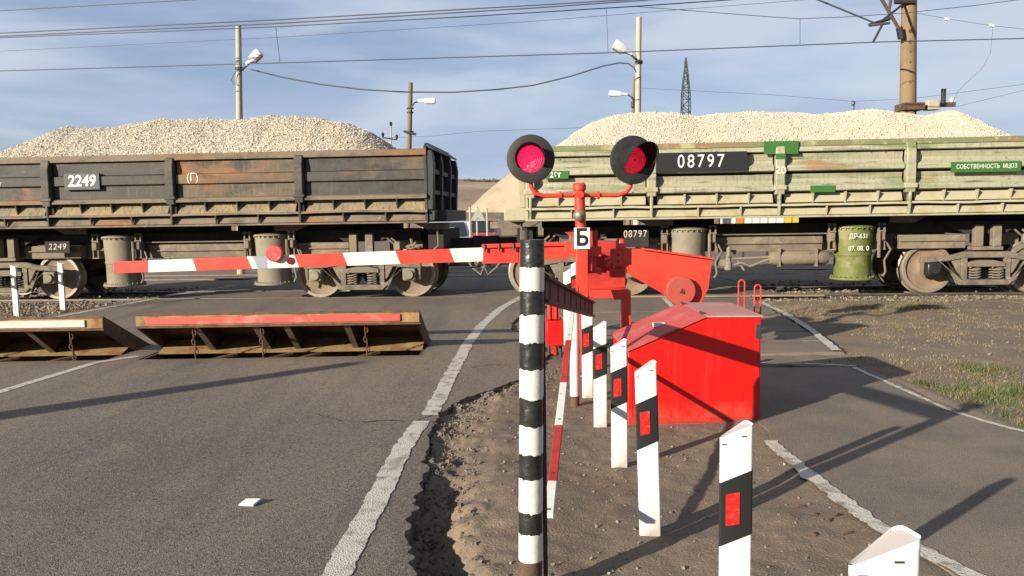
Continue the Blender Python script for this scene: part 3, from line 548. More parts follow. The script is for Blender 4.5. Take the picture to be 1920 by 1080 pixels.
# catenary mast
YM = 24.3
t = pole('catenary_mast', 1705, -40, 1702, 212, YM, 26, 29.5, CONCY, 'thick ochre concrete catenary mast at the right', 'mast')
for k, y in enumerate([58, 78, 97, 116, 135, 155]): MB().disc(Q(1707, y, YM - .215), .055 if k < 2 else .028, .03, 'y', 8).build('bolt_hole', RUSTY, t)
MB().box(*(lambda a, b: (a[0], b[0], YM - .33, YM + .3, b[2], a[2]))(Q(1686, 195, YM), Q(1724, 208, YM))).build('clamp_band', RUSTY, t, bevel=.01)
MB().tube([Q(1648, -10, YM - .3), Q(1690, 62, YM - .22)], .05, 8).build('strut', RUSTY, t)
MB().tube([Q(1686, 52, YM - .2), Q(1690, 73, YM - .2)], .1, 8).build('insulator', BLACKP, t)
MB().tube([Q(1672, -10, YM - .3), Q(1667, 20, YM - .3)], [.05, .04], 8).build('strain_insulator', STEELD, t)
MB().tube([Q(1693, 8, YM - .2), T(1650, 42, 6.9), T(1632, 48, 6.5)], .035, 8).build('registration_arm', STEELD, t)
MB().tube([T(1630, 47, 6.5), T(1668, 35, 6.8)], .045, 8).build('steady_clamp', STEELD, t)
MB().tube([T(1632, 47.5, 6.5), T(1669, 43, 6.3)], .035, 8).build('steady_arm', STEELD, t)
MB().tube([T(1655, 45, 6.4), T(1637, 79, 6.2)], .03, 8).build('dropper_arm', STEELD, t)
MB().tube([Q(1678, 2, YM - .2), Q(1715, 2, YM - .25)], .09, 8).build('cap_bracket', STEELD, t)
m = MB(); a, b = Q(1722, 193, YM), Q(1790, 200, YM); m.box(a[0], b[0], YM - .06, YM + .06, b[2], a[2]); m.build('outrigger', RUSTY, t)
a, b = Q(1733, 190, YM), Q(1756, 207, YM); MB().box(a[0], b[0], YM - .22, YM + .1, b[2], a[2]).build('switch_box', CONC, t, bevel=.02)
for x in (1766, 1771): MB().lathe([(.035, 0), (.035, .42), (.02, .44)], Q(x, 194, YM), n=8).build('arrester', BLACKP, t)
MB().lathe([(.03, 0), (.06, .05), (.06, .12), (.03, .17)], Q(1785, 193, YM), n=8).build('insulator', LAMPW, t)
# wires: each hangs in its own vertical plane along the tracks
def wire(label, pts, t, r, cat='wire', group='overhead wires along the tracks', name='overhead_wire'):
    o = MB().tube([T(x, y, t) for x, y in pts], r, 6).build(name, WIRE); tag(o, label, cat, group); return o
wire('overhead wire highest at the top left corner of the sky', [(-300, 38), (0, 20), (355, 0), (700, -22)], 4.6, .012)
wire('upper of the three close wires crossing the left sky', [(-300, 75), (0, 62), (520, 37), (1000, 10), (1300, -8)], 5.8, .016)
wire('middle of the three close wires crossing the left sky', [(-300, 82), (0, 68), (520, 44), (1000, 15), (1215, 0), (1400, -14)], 6.0, .016)
wire('lowest of the three close wires crossing the left sky, carrying droppers', [(-300, 82), (0, 70.5), (300, 59), (520, 50), (860, 32), (1190, 12), (1350, 1), (1550, -14)], 6.2, .014)
wire('faint thin wire below the three close wires', [(-300, 108), (0, 96), (520, 70), (1000, 40), (1250, 20), (1480, 2), (1700, -16)], 9.0, .007)
wire('straight contact wire crossing the whole sky below the others', [(-300, 141), (0, 133), (520, 118), (1140, 99), (1640, 79), (1920, 72), (2300, 66)], 6.2, .014)
wire('wire dipping from the right of the dropper wires to the mast', [(1190, 12), (1450, 32), (1500, 35), (1580, 32), (1690, 25), (1830, 10), (1980, -10)], 6.3, .009)
wire('thick stay wire running down to the mast registration arm', [(1480, -22), (1535, 0), (1640, 43)], 6.6, .025)
wire('thin wire with two white insulators right of the mast', [(1716, 24), (1775, 35), (1858, 48), (1925, 55), (2100, 70)], 8.6, .006)
wire('very thin jumper wire looping down to the mast switch gear', [(1862, 49), (1857, 100), (1840, 130), (1815, 152), (1795, 172), (1786, 192)], 8.6, .005)
wire('upper faint wire low in the sky right of the mast', [(1200, 165), (1450, 178), (1600, 190), (1710, 185), (1920, 158), (2100, 130)], 14, .006)
wire('lower faint wire low in the sky right of the mast', [(1790, 201), (1920, 169), (2100, 128)], 14, .006)
wire('faint distant wire just above the gap between the wagons', [(600, 262), (800, 256), (900, 246), (1080, 240), (1300, 228)], 40, .012)
wire('sagging lamp cable slung between the two concrete lamp posts', [(470, 130), (530, 145), (600, 158), (680, 168), (760, 172.5), (850, 173), (930, 168), (1000, 160), (1070, 143), (1130, 124), (1160, 118), (1178, 119), (1189, 127), (1193, 136)], 7.7, .02, 'cable', name='lamp_cable')
for lab, a, b in [('dropper hanging between two wires above the dark wagon', (517, 50), (525, 118)), ('dropper hanging between two wires left of the concrete lamp post', (1137, 17), (1140, 99)), ('dropper hanging between two wires left of the mast', (1500, 35), (1500, 83))]:
    wire(lab, [a, b], 6.2, .009, 'wire', 'droppers of the contact wire', 'wire_dropper')
for k, (x, y) in enumerate([(1775, 36), (1859, 48)]):
    o = MB().tube([T(x - 4, y - .7, 8.6), T(x + 4, y + .7, 8.6)], .045, 8).build('wire_insulator', LAMPW); tag(o, ['small white insulator on the thin wire, nearer the mast', 'small white insulator on the thin wire above the looping jumper'][k], 'insulator', 'insulators on the thin wire')

# ------------------------------------------------------------------ dump wagons
YS = -.78
WH_ME = None
def spring_mesh():
    m = MB(); n = 60
    m.tube([(.075 * math.cos(2 * math.pi * 4.5 * i / n), .075 * math.sin(2 * math.pi * 4.5 * i / n), .22 * i / n) for i in range(n + 1)], .016, 6); return m.mesh('spring')
SPR = spring_mesh(); SPR.materials.append(BOGM)
wm = MB(); wm.lathe([(.505, .13), (.505, .1), (.476, .085), (.472, -.03), (.46, -.045), (.405, -.045), (.395, -.02)], axis='y', n=40, cap=False); WRIMME = wm.mesh('rim'); WRIMME.materials.append(WRIM)
wm = MB(); wm.lathe([(.397, .06), (.397, -.012), (.3, .02), (.2, .01), (.14, -.03), (.11, -.05), (.0005, -.05)], axis='y', n=40, cap=False); WWEBME = wm.mesh('web'); WWEBME.materials.append(WHEELM)
for me in (WRIMME, WWEBME): me.polygons.foreach_set('use_smooth', [True] * len(me.polygons)); me.set_sharp_from_angle(angle=math.radians(30))
SPR.polygons.foreach_set('use_smooth', [True] * len(SPR.polygons))
axm = MB().tube([(0, 0, 0), (0, 1.52, 0)], .08, 12).mesh('axle'); axm.materials.append(UNDERD)
def bogie(parent, x, wb, boxmat):
    b = bpy.data.objects.new('bogie', None); COL.objects.link(b); b.parent = parent; b.location = (x, 0, 0); ORG[b] = Matrix()
    h = wb / 2
    for side, y0 in (('near', -.30), ('far', 1.72)):
        m = MB(); a, c = y0, y0 + .1
        m.prism([(-h - .24, .60), (-h - .22, .70), (-.62, .74), (-.4, .80), (.4, .80), (.62, .74), (h + .22, .70), (h + .24, .60), (h - .02, .615), (.62, .64), (.4, .685), (-.4, .685), (-.62, .64), (-h + .02, .615)], 'y', a, c)
        for s in (-1, 1):
            m.prism([(s * (h - .08), .64), (s * (h - .24), .64), (s * .48, .2), (s * .34, .2), (s * .34, .27), (s * .5, .33)], 'y', a + .004, c - .004)     # diagonal to spring seat
            m.prism([(s * .33, .70), (s * .44, .70), (s * .44, .3), (s * .33, .28)], 'y', a + .008, c - .008)                                        # column
            m.prism([(s * .44, .66), (s * .62, .655), (s * .5, .42), (s * .44, .36)], 'y', a + .03, c - .02)
            m.prism([(s * (h + .22), .7), (s * (h + .22), .45), (s * (h + .16), .45), (s * (h + .16), .6), (s * (h - .12), .62), (s * (h - .12), .7)], 'y', a + .012, c - .012)  # pedestal jaw
        m.prism([(-.5, .27), (-.4, .18), (.4, .18), (.5, .27), (.36, .285), (-.36, .285)], 'y', a - .03, c + .03)
        m.build('side_frame', BOGM, b, world=False, bevel=.012)
        if side == 'near':
            for q in (-.2, 0, .2):
                if q == 0: continue
                for w in (-.06, .06): share('spring', SPR, b, (q + (.0 if w < 0 else .0), y0 + .05 + w, .29), scale=(1.15, 1.0, 1.0))
            MB().prism([(-.33, .52), (.33, .52), (.33, .60), (.12, .64), (-.12, .64), (-.33, .60)], 'y', a - .02, c + .04).build('bolster_end', BOGM, b, world=False, bevel=.01)
            for s in (-1, 1):
                x0 = s * h
                m = MB().box(x0 - .13, x0 + .13, y0 - .06, y0 + .16, .36, .60); m.build('axle_box', boxmat, b, world=False, bevel=.03)
                m = MB().lathe([(.085, -.015), (.095, .0), (.095, .03)], (x0, y0 - .08, .478), 'y', 20); m.build('axle_cap', boxmat, b, world=False)
                MB().box(x0 + s * .17, x0 + s * .21, y0 + .02, y0 + .1, .38, .62).build('brake_lug', BOGM, b, world=False)
    for s in (-1, 1):
        for y, r in ((0, 0), (1.52, math.pi)):
            share('wheel_rim', WRIMME, b, (s * h, y, .478), (0, 0, r)); share('wheel_web', WWEBME, b, (s * h, y, .478), (0, 0, r))
        share('axle', axm, b, (s * h, 0, .478))
    MB().box(-.25, .25, -.2, 1.72, .66, .86).build('bolster', UNDERD, b, world=False)
    for s in (-1, 1):   # brake beams and shoes
        MB().tube([(s * .42, .1, .42), (s * .42, 1.4, .42)], .04, 8).build('brake_beam', UNDERD, b, world=False)
        MB().prism([(s * .40, .25), (s * .47, .3), (s * .455, .5), (s * .47, .62), (s * .40, .6)], 'y', .0, .09).build('brake_shoe', BOGM, b, world=False)
    return b
def cylinder(parent, x, mat, name='tipping_cylinder'):
    m = MB().lathe([(.33, .34), (.33, .74), (.335, .75), (.345, .76), (.345, .79), (.335, .80), (.36, 1.28), (.36, 1.29)], (x, -.13, 0), 'z', 32)
    c = m.build(name, mat, parent, world=False)
    MB().lathe([(.40, .30), (.40, .345)], (x, -.13, 0), 'z', 32).build('base_flange', mat, c, world=False, bevel=.006)
    MB().lathe([(.395, 1.272), (.395, 1.30), (.30, 1.335), (.05, 1.35)], (x, -.13, 0), 'z', 32).build('top_flange', mat, c, world=False)
    m = MB()
    for k in range(24):
        a = 2 * math.pi * (k + .5) / 24
        m.lathe([(.014, 1.245), (.014, 1.275)], (x + .378 * math.cos(a), -.13 + .378 * math.sin(a), 0), 'z', 6)
        m.lathe([(.014, .34), (.014, .37)], (x + .372 * math.cos(a), -.13 + .372 * math.sin(a), 0), 'z', 6)
    m.build('flange_bolts', mat, c, world=False)['kind'] = 'stuff'
    for s in (-1, 1):
        h = MB(); x0 = x + s * .45
        for q in (-.05, .05): h.box(x0 + q - .012, x0 + q + .012, -.36, -.30, .86, 1.36)
        for z in (.86, 1.02, 1.2, 1.33): h.box(x0 - .07, x0 + .07, -.365, -.295, z, z + .022)
        h.build('trunnion_bracket', UNDER, c, world=False)
        MB().box(x0 - .055, x0 + .055, -.40, -.2, 1.03, 1.19).build('trunnion_block', UNDER, c, world=False, bevel=.02)
    MB().tube([(x + .38, -.42, 1.2), (x + .38, -.42, .72)], .03, 8).build('pipe', UNDER, c, world=False)
    return c
def load(name, sx0, sx1, prof, label):
    pxs = np.array([q[0] for q in prof]); pz = np.array([q[1] for q in prof])
    def H(s, t):
        ridge = np.interp(s, pxs, pz) + .05 * fbm(s, s * 0 + 2, 1.6, 3, 3)
        u = np.clip(np.abs(t - .78) / 1.5, 0, 1.2); return 2.62 + (ridge - 2.62) * (1 - u ** 1.7 * .78) + .035 * fbm(s, t, 2.5, 3, 9)
    ss = np.arange(sx0, sx1, .09); tt = np.arange(-.72, 2.3, .09); S, Tt = np.meshgrid(ss, tt); Z = H(S, Tt)
    W = TO[None, None, :] + S[..., None] * TU + Tt[..., None] * TN; W[..., 2] = Z; n1, n2 = S.shape; ii = np.arange(n1 * n2).reshape(n1, n2)
    V = W.reshape(-1, 3); Fq = np.stack([ii[:-1, :-1], ii[:-1, 1:], ii[1:, 1:], ii[1:, :-1]], -1).reshape(-1, 4)
    Ft = np.concatenate([Fq[:, [0, 1, 2]], Fq[:, [0, 2, 3]]])
    N = 80000; rs = RNG.uniform(sx0, sx1, N); rt = np.where(RNG.random(N) < .82, RNG.uniform(-.72, 1.1, N), RNG.uniform(1.0, 2.25, N)); rz = H(rs, rt)
    P0 = TO + rs[:, None] * TU + rt[:, None] * TN; P0[:, 2] = rz - .001; big = RNG.uniform(.006, .0155, N) * (1 + .8 * (RNG.random(N) < .08))
    SV, SF = stones(P0, big); o = raw(name, np.concatenate([V, SV]), np.concatenate([Ft, SF + len(V)]), STONE, 'stuff'); tag(o, label, 'gravel load'); return o
CUBE = np.array([(x, y, z) for z in (-1, 1) for y in (-1, 1) for x in (-1, 1)], float)
CF = np.array([(0, 2, 3), (0, 3, 1), (4, 5, 7), (4, 7, 6), (0, 1, 5), (0, 5, 4), (2, 6, 7), (2, 7, 3), (0, 4, 6), (0, 6, 2), (1, 3, 7), (1, 7, 5)])
def stones(P0, r):
    n = len(P0); v = CUBE[None] * .72 + RNG.normal(scale=.24, size=(n, 8, 3)); v *= RNG.uniform(.6, 1.25, (n, 1, 3))
    q = RNG.normal(size=(n, 4)); q /= np.linalg.norm(q, axis=1)[:, None]; w, x, y, z = q.T
    R = np.stack([1 - 2 * (y * y + z * z), 2 * (x * y - z * w), 2 * (x * z + y * w), 2 * (x * y + z * w), 1 - 2 * (x * x + z * z), 2 * (y * z - x * w), 2 * (x * z - y * w), 2 * (y * z + x * w), 1 - 2 * (x * x + y * y)], 1).reshape(n, 3, 3)
    v = np.einsum('nij,nkj->nki', R, v) * r[:, None, None] + P0[:, None, :]
    return v.reshape(-1, 3), (CF[None] + (np.arange(n) * 8)[:, None, None]).reshape(-1, 3)

def wagon(name, sc, sL, sR, posts, style, bx, wb, cyls, cylmats, label, boxmats):
    w = thing(name, tloc(sc, 0), label, 'wagon', 'loaded dump wagons', rotz=-TH)
    xl, xr = sL - sc, sR - sc; ps = [p - sc for p in posts]; dark = style == 'dark'
    A = WAGD if dark else WAGG; TOPM = WAGTAN if dark else WAGGT; LEDGE = WAGTAN if dark else WAGGL; TRAY = WAGTRAY if dark else WAGGL
    seg = [xl] + ps + [xr]
    def run(nm, poly, mat, a=xl, b=xr, bev=.008): return MB().prism([(YS - o, z) for o, z in poly], 'x', a, b).build(nm, mat, w, world=False, bevel=bev)
    for i in range(len(seg) - 1):
        a, b = seg[i] + (.10 if i else 0), seg[i + 1] - (.10 if i < len(seg) - 2 else 0)
        A_b = (A, A, WAGR, A)[i] if dark else A
        if dark:
            run('upper_panel', [(0, 2.49), (0, 2.74), (-.06, 2.74), (-.06, 2.49)], A_b, a, b)
            run('middle_rib', [(.055, 2.30), (.055, 2.475), (-.05, 2.50), (-.05, 2.285)], A_b, a, b, .012)
            run('lower_panel', [(0, 2.04), (0, 2.285), (-.06, 2.285), (-.06, 2.04)], A_b, a, b)
            run('tray', [(-.06, 1.93), (.05, 1.73), (-.02, 1.72), (-.12, 1.93)], TRAY, a, b)
        else:
            run('upper_panel', [(.0, 2.64), (-.03, 2.52), (.0, 2.46), (.085, 2.41), (.095, 2.325), (-.06, 2.31), (-.08, 2.64)], A, a, b, .012)
            run('lower_panel', [(.0, 2.27), (-.03, 2.17), (.0, 2.11), (.085, 2.05), (.095, 1.965), (-.06, 1.95), (-.08, 2.27)], A, a, b, .012)
            run('tray', [(-.04, 1.93), (.03, 1.76), (-.02, 1.75), (-.1, 1.93)], TRAY, a, b)
        # wavy lower lip, each bay dented its own way
        n = 40; xs = np.linspace(seg[i], seg[i + 1], n); dz = .022 * fbm(xs, xs * 0 + i, 1.3, 3, 50 + i + (0 if dark else 9)); m = MB(); vv = []
        for x, d in zip(xs, dz): vv += [(x, YS - .10, 1.735 + d), (x, YS - .11, 1.695 + d * 1.2), (x, YS + .05, 1.695 + d * .5), (x, YS + .05, 1.735)]
        m.add(vv, [(4 * k + q, 4 * k + (q + 1) % 4, 4 * k + 4 + (q + 1) % 4, 4 * k + 4 + q) for k in range(n - 1) for q in range(4)] + [(0, 1, 2, 3), (4 * n - 1, 4 * n - 2, 4 * n - 3, 4 * n - 4)])
        m.build('lip', LEDGE, w, world=False)
    if dark:
        run('top_rail', [(.07, 2.75), (.075, 2.865), (-.08, 2.885), (-.08, 2.75)], TOPM); run('ledge', [(.10, 1.945), (.10, 2.02), (.0, 2.045), (-.1, 2.045), (-.1, 1.945)], LEDGE)
        run('sill', [(-.03, 1.66), (.03, 1.53), (-.08, 1.53), (-.08, 1.66)], TOPM)
    else:
        run('top_rail', [(.05, 2.76), (.055, 2.85), (-.08, 2.87), (-.08, 2.76)], TOPM); run('upper_lip', [(.06, 2.755), (.085, 2.67), (.0, 2.655), (-.08, 2.755)], WAGG)
        run('sill', [(.0, 1.67), (.035, 1.53), (-.08, 1.53), (-.08, 1.67)], LEDGE)
    run('bottom_flange', [(.075, 1.485), (.075, 1.52), (-.12, 1.525), (-.12, 1.485)], LEDGE)
    # gussets above the tray and above the flange
    g1 = MB().prism([(YS - .095, 1.94), (YS + .06, 1.94), (YS - .03, 1.745)], 'x', -.012, .012).mesh('gusset'); g1.materials.append(A if dark else LEDGE)
    g2 = MB().prism([(YS - .095, 1.69), (YS + .03, 1.69), (YS - .06, 1.525)], 'x', -.012, .012).mesh('sill_gusset'); g2.materials.append(A if dark else LEDGE)
    for i in range(len(seg) - 1):
        for k in range(1, 4): share('gusset', g1, w, (seg[i] + (seg[i + 1] - seg[i]) * (k + .05) / 4, 0, 0))
        for k in range(1, 3): share('sill_gusset', g2, w, (seg[i] + (seg[i + 1] - seg[i]) * (k + (.02 if dark else .1)) / 3, 0, 0))
    # posts
    for x in ps + ([xl + .1] if not dark else [xl + .05]):
        m = MB(); m.prism([(YS + .02, 2.80), (YS - .09, 2.80), (YS - .135, 2.62), (YS - .135, 2.02), (YS - .12, 1.9), (YS + .02, 1.9)], 'x', x - .085, x + .085)
        m.prism([(YS + .02, 1.95), (YS - .125, 1.95), (YS - .12, 1.75), (YS - .09, 1.53), (YS - .05, 1.49), (YS - .0, 1.6)], 'x', x - .028, x + .028)
        m.build('post', A if dark else WAGG, w, world=False, bevel=.02)
        MB().box(x - .11, x + .11, YS - .145, YS - .02, 2.0 + (0 if dark else -.02), 2.07).build('post_strap', A if dark else LEDGE, w, world=False, bevel=.015)
    # body shell: floor, far side, ends
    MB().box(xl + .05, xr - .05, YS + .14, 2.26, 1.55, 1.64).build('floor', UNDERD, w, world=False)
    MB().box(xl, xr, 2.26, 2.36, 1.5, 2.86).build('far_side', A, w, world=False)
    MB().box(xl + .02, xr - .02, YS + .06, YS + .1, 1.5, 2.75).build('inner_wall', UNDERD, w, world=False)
    for sx, s in ((xl, -1), (xr, 1)):
        E_ = WAGBLK if dark else WAGGL
        e = MB().prism([(YS - .05, 1.5), (YS - .06, 2.9), (YS + .1, 2.99), (1.9, 2.99), (2.3, 2.82), (2.34, 1.5)], 'x', sx - s * .0, sx - s * .05).build('end_wall', E_, w, world=False)
        MB().prism([(sx + s * .0, 2.97), (sx + s * .16, 2.86), (sx + s * .16, 2.82), (sx, 2.9)], 'y', YS - .03, 1.95).build('end_cap', E_, e, world=False, bevel=.01)
        for y0, y1 in ((YS - .04, YS + .12), (.15, .27), (1.25, 1.37), (2.16, 2.32)): MB().prism([(sx + s * .003, 1.74), (sx + s * .1, 1.74), (sx + s * .14, 2.6), (sx + s * .1, 2.84), (sx + s * .003, 2.84)], 'y', y0, y1).build('end_rib', E_, e, world=False, bevel=.01)
        for z in (2.02, 2.42): MB().box(sx + s * .005, sx + s * .085, YS + .125, 2.15, z, z + .09).build('end_crossbar', E_, e, world=False, bevel=.008)
        xa_, xb_ = sorted((sx - s * .06, sx + s * (.30 if dark else .40)))
        MB().box(xa_, xb_, YS - .06 if not dark else YS + .3, 2.3, 1.5, 1.73).build('end_beam', E_, w, world=False, bevel=.015)
        if dark: MB().box(min(sx, sx + s * .14), max(sx, sx + s * .14), YS - .02, YS + .26, 1.52, 1.72).build('end_bracket', E_, w, world=False, bevel=.02)
        MB().box(*sorted((sx - s * .5, sx + s * .75)), .66, .86, .93, 1.16).build('draw_gear', UNDERD, w, world=False, bevel=.02)
        MB().prism([(sx + s * .65, .88), (sx + s * .98, .9), (sx + s * 1.0, 1.18), (sx + s * .65, 1.2)], 'y', .58, .92).build('coupler', UNDERD, w, world=False, bevel=.04)
        for k, yh in enumerate((.42, 1.15)):
            hp = [(sx + s * .3, yh, .95), (sx + s * .5, yh, .8), (sx + s * .68, yh - .05, .55), (sx + s * .85, yh - .1, .5 if k else .42), (sx + s * .93, yh - .1, .62)]
            MB().tube(hp, .025, 8).build('brake_hose', HOSE, w, world=False)
        MB().box(*sorted((sx - s * .1, sx + s * .2)), -.3, 1.9, .98, 1.35).build('headstock', UNDERD, w, world=False)
        MB().tube([(sx + s * .1, -.42, 1.46), (sx + s * .12, -.42, 1.05), (sx - s * .04, -.42, .9), (sx - s * .3, -.40, .88)], .018, 8).build('release_lever', UNDER, w, world=False)
    # underframe
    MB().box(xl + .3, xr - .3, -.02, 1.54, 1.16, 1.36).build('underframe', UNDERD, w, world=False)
    bL, bR = bx[0] - sc, bx[1] - sc
    for a, b in (((-11.5, -8.7), (-8.25, -6.3), (-5.6, -3.2), (-3.0, -2.45)) if dark else ((.6, 2.2), (2.85, 3.95), (5.9, 7.1), (7.45, 9.8))): MB().box(a - sc, b - sc, .1, 1.4, 1.362, 1.548).build('floor_beam', UNDERD, w, world=False)
    MB().box(bL + .55, bR - .55, .16, 1.36, .84, 1.15).build('centre_sill', UNDER, w, world=False, bevel=.015)
    for a, b in ((xl + .3, bL - .45), (bR + .45, xr - .3)): MB().box(a, b, .16, 1.36, .9, 1.15).build('centre_sill', UNDER, w, world=False, bevel=.015)
    for c in (bL, bR):
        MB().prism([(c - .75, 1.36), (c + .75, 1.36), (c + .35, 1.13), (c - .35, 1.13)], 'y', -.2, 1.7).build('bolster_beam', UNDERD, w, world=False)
        for s in (-1, 1): MB().box(c + s * .16 - .075, c + s * .16 + .075, -.34, -.2, .90, 1.3).build('side_bearer', UNDER, w, world=False, bevel=.01)
        MB().box(c - .26, c + .26, -.36, -.1, .83, .895).build('bearer_plate', UNDER, w, world=False, bevel=.008)
        for s in (-1, 1): MB().prism([(c + s * 1.05, 1.48), (c + s * 1.75, 1.48), (c + s * 1.75, 1.36), (c + s * 1.3, 1.36)], 'y', -.3, -.24).build('tipping_rest', UNDER, w, world=False)
    cs = [cylinder(w, c - sc, mt) for c, mt in zip(cyls, cylmats)]
    for i in range(1):
        a, b = cyls[0] - sc + .55, cyls[1] - sc - .55
        MB().prism([(-.12, 1.12), (-.12, 1.0), (-.16, 1.0), (-.16, .985), (-.12, .985), (-.09, .84), (.05, .84), (.05, 1.12)], 'x', a, b).build('air_main_casing', UNDER, w, world=False, bevel=.006)
        for k in range(3): MB().prism([(-.01, .84), (.07, .84), (.03, .78)], 'y', -.11, -.02).build('hanger', UNDER, w, world=False).location = (a + (b - a) * (k + .5) / 3, 0, 0)
        MB().tube([(a - .2, -.2, 1.17), (b + .2, -.2, 1.17)], .014, 6).build('air_pipe', UNDER, w, world=False)
    for c, sgn_ in ((bL, 1), (bR, -1)):
        a, b = sorted((c + sgn_ * .3, c + sgn_ * 1.5)); MB().box(a, b, -.12, .1, .86, 1.12).build('longitudinal_beam', UNDER, w, world=False, bevel=.01)
        MB().box(a, b, -.16, -.1, 1.0, 1.02).build('beam_lip', UNDER, w, world=False)
        MB().tube([(c - sgn_ * .5, -.25, 1.2), (c - sgn_ * .7, -.25, 1.02), (c - sgn_ * .95, -.22, .98), (c - sgn_ * 1.2, -.2, 1.05)], .02, 8).build('pipe', UNDER, w, world=False)
        q = MB(); q.lathe([(.06, -.1), (.09, -.06), (.09, .06), (.05, .1)], (c - sgn_ * .72, -.25, 1.03), 'z', 12); q.box(c - sgn_ * .72 - .05, c - sgn_ * .72 + .05, -.36, -.28, .97, 1.1); q.tube([(c - sgn_ * .72, -.3, 1.1), (c - sgn_ * .6, -.32, 1.2)], .02, 6); q.build('air_valve', CYLG, w, world=False)
        q = MB(); q.tube([(c - sgn_ * .95, -.1, 1.18), (c - sgn_ * 1.0, -.12, .9)], .03, 6); q.tube([(c - sgn_ * 1.05, -.12, 1.1), (c - sgn_ * .8, -.14, .86)], .022, 6); q.build('lever', UNDER, w, world=False)
    for c in cyls:
        x = c - sc; MB().tube([(x + .55, -.3, 1.0), (x + .62, -.34, .86), (x + .5, -.36, .66), (x + .53, -.36, .45), (x + .48, -.36, .36)], .022, 8).build('air_hose', HOSE, w, world=False)
    for c, mt in zip(bx, boxmats): bogie(w, c - sc, wb, mt)
    return w
SCL = -6.63
wl_ = wagon('dump_wagon', SCL, -11.76, -1.5, [-8.97, -6.47, -3.94], 'dark', (-10.34, -2.93), 1.88, (-7.92, -4.77), (CYLG, CYLG), 'dark rusty dump wagon with number 2249 on the left', (CYLG, CYLG))
SCR = 5.11
wr_ = wagon('dump_wagon', SCR, .34, 9.95, [2.66, 4.95, 7.22, 9.5], 'pale', (1.37, 8.85), 1.88, (3.40, 6.49), (CYLG, CYLGR), 'pale green and cream dump wagon with number 08797 on the right', (CYLG, BLACKP))
# lettering on the wagons
def wtext(w, sc, px, py, s, size, mat, o=.08, plate=None, platemat=BLACKP, sx=1.0, bold=.0, shear=0.0, sp=1.0, t=None, th=.02):
    y = YS - o if t is None else t; a, z = TS(px, py, y)
    if plate:
        (x0, y0), (x1, y1) = plate; s0, z0 = TS(x0, y0, y); s1, z1 = TS(x1, y1, y)
        MB().box(s0 - sc, s1 - sc, y, y + th, min(z0, z1), max(z0, z1)).build('number_plate', platemat, w, world=False)
    if s: text('lettering', s, size, mat, w, (a - sc, y - .003, z), bold, sx, 0, sp, shear)
wtext(wl_, SCL, 153, 340, '2249', .30, LETW, .085, [(119, 326), (187, 355)], WAGBLK, sx=.95, bold=.008, shear=.12, th=.05)
wtext(wl_, SCL, 361, 333, '(Г)', .21, LETW, .058, sx=.95)
wtext(wl_, SCL, 3, 345, 'т.', .12, LETO, .058)
wtext(wl_, SCL, 107, 463, '2249', .17, LETO, 0, [(84, 453), (131, 474)], UNDERD, bold=.0, shear=.2, sp=1.15, t=-.37)
wtext(wr_, SCR, 1314, 303, '08797', .33, LETW, .145, [(1231, 287), (1400, 321)], BLACKP, sx=.82, bold=.001, sp=1.3, th=.04)
wtext(wr_, SCR, 1041, 328, '26т', .14, LETW, .112, [(1016, 321), (1066, 335)], GREENP, bold=.004)
wtext(wr_, SCR, 1464, 320, '20', .18, LETO, .14, bold=.008)
wtext(wr_, SCR, 1850, 312, 'СОБСТВЕННОСТЬ  МЦОЗ', .105, LETW, .118, [(1784, 304), (1914, 321)], GREENP, sx=.78)
wtext(wr_, SCR, 1465, 277, '', 0, LETW, .10, [(1433, 265), (1497, 288)], GREENP)
wtext(wr_, SCR, 1464, 293, '', 0, LETW, .142, [(1455, 288), (1473, 298)], GREENP)
wtext(wr_, SCR, 1543, 354, '', 0, LETW, .104, [(1520, 348), (1566, 360)], GREENP)
wtext(wr_, SCR, 1191, 439, '08797', .19, LETO, 0, [(1170, 430), (1216, 463)], UNDERD, sx=.8, bold=.0, sp=1.2, t=-.37)
for s_, yy in (('ДР-631', 443), ('07. 08. 0', 466)):
    a, z = TS(1610, yy, -.53); text('lettering', s_, .125, LETW, wr_, (a - SCR, -.53, z), .0, .85)
# brake reservoir and valves under the pale wagon
x0, z0 = TS(1442, 484, -.3); x1, _ = TS(1556, 484, -.3)
r_ = MB().lathe([(.03, x0 - SCR), (.11, x0 - SCR + .03), (.14, x0 - SCR + .1), (.14, x1 - SCR - .1), (.11, x1 - SCR - .03), (.03, x1 - SCR)], (0, -.25, z0), 'x', 24).build('brake_reservoir', UNDER, wr_, world=False)
for xx in (x0 - SCR + .16, x1 - SCR - .28): MB().box(xx, xx + .03, -.4, -.1, z0 - .16, z0 + .2).build('strap', UNDER, r_, world=False)
xv, zv = TS(1366, 495, -.3)
m = MB(); m.lathe([(.06, -.12), (.075, -.1), (.075, .02), (.05, .05), (.05, .12), (.07, .14)], (xv - SCR, -.28, zv), 'z', 16); m.box(xv - SCR - .22, xv - SCR, -.33, -.22, zv - .03, zv + .09); m.tube([(xv - SCR, -.28, zv + .12), (xv - SCR + .02, -.2, zv + .3)], .04, 8); m.build('brake_valve', CYLG, wr_, world=False)
m = MB(); m.tube([(xv - SCR, -.28, zv + .09), (x0 - SCR + .05, -.25, z0 + .02)], .025, 8); m.tube([(xv - SCR + .1, -.28, zv - .02), (xv - SCR + .25, -.3, zv + .02), (xv - SCR + .4, -.28, zv - .05), (x0 - SCR, -.25, z0 - .03)], .022, 8); m.tube([(xv - SCR + .18, -.26, zv + .06), (xv - SCR + .3, -.26, zv - .12)], .02, 6); m.build('brake_pipes', CYLG, wr_, world=False)
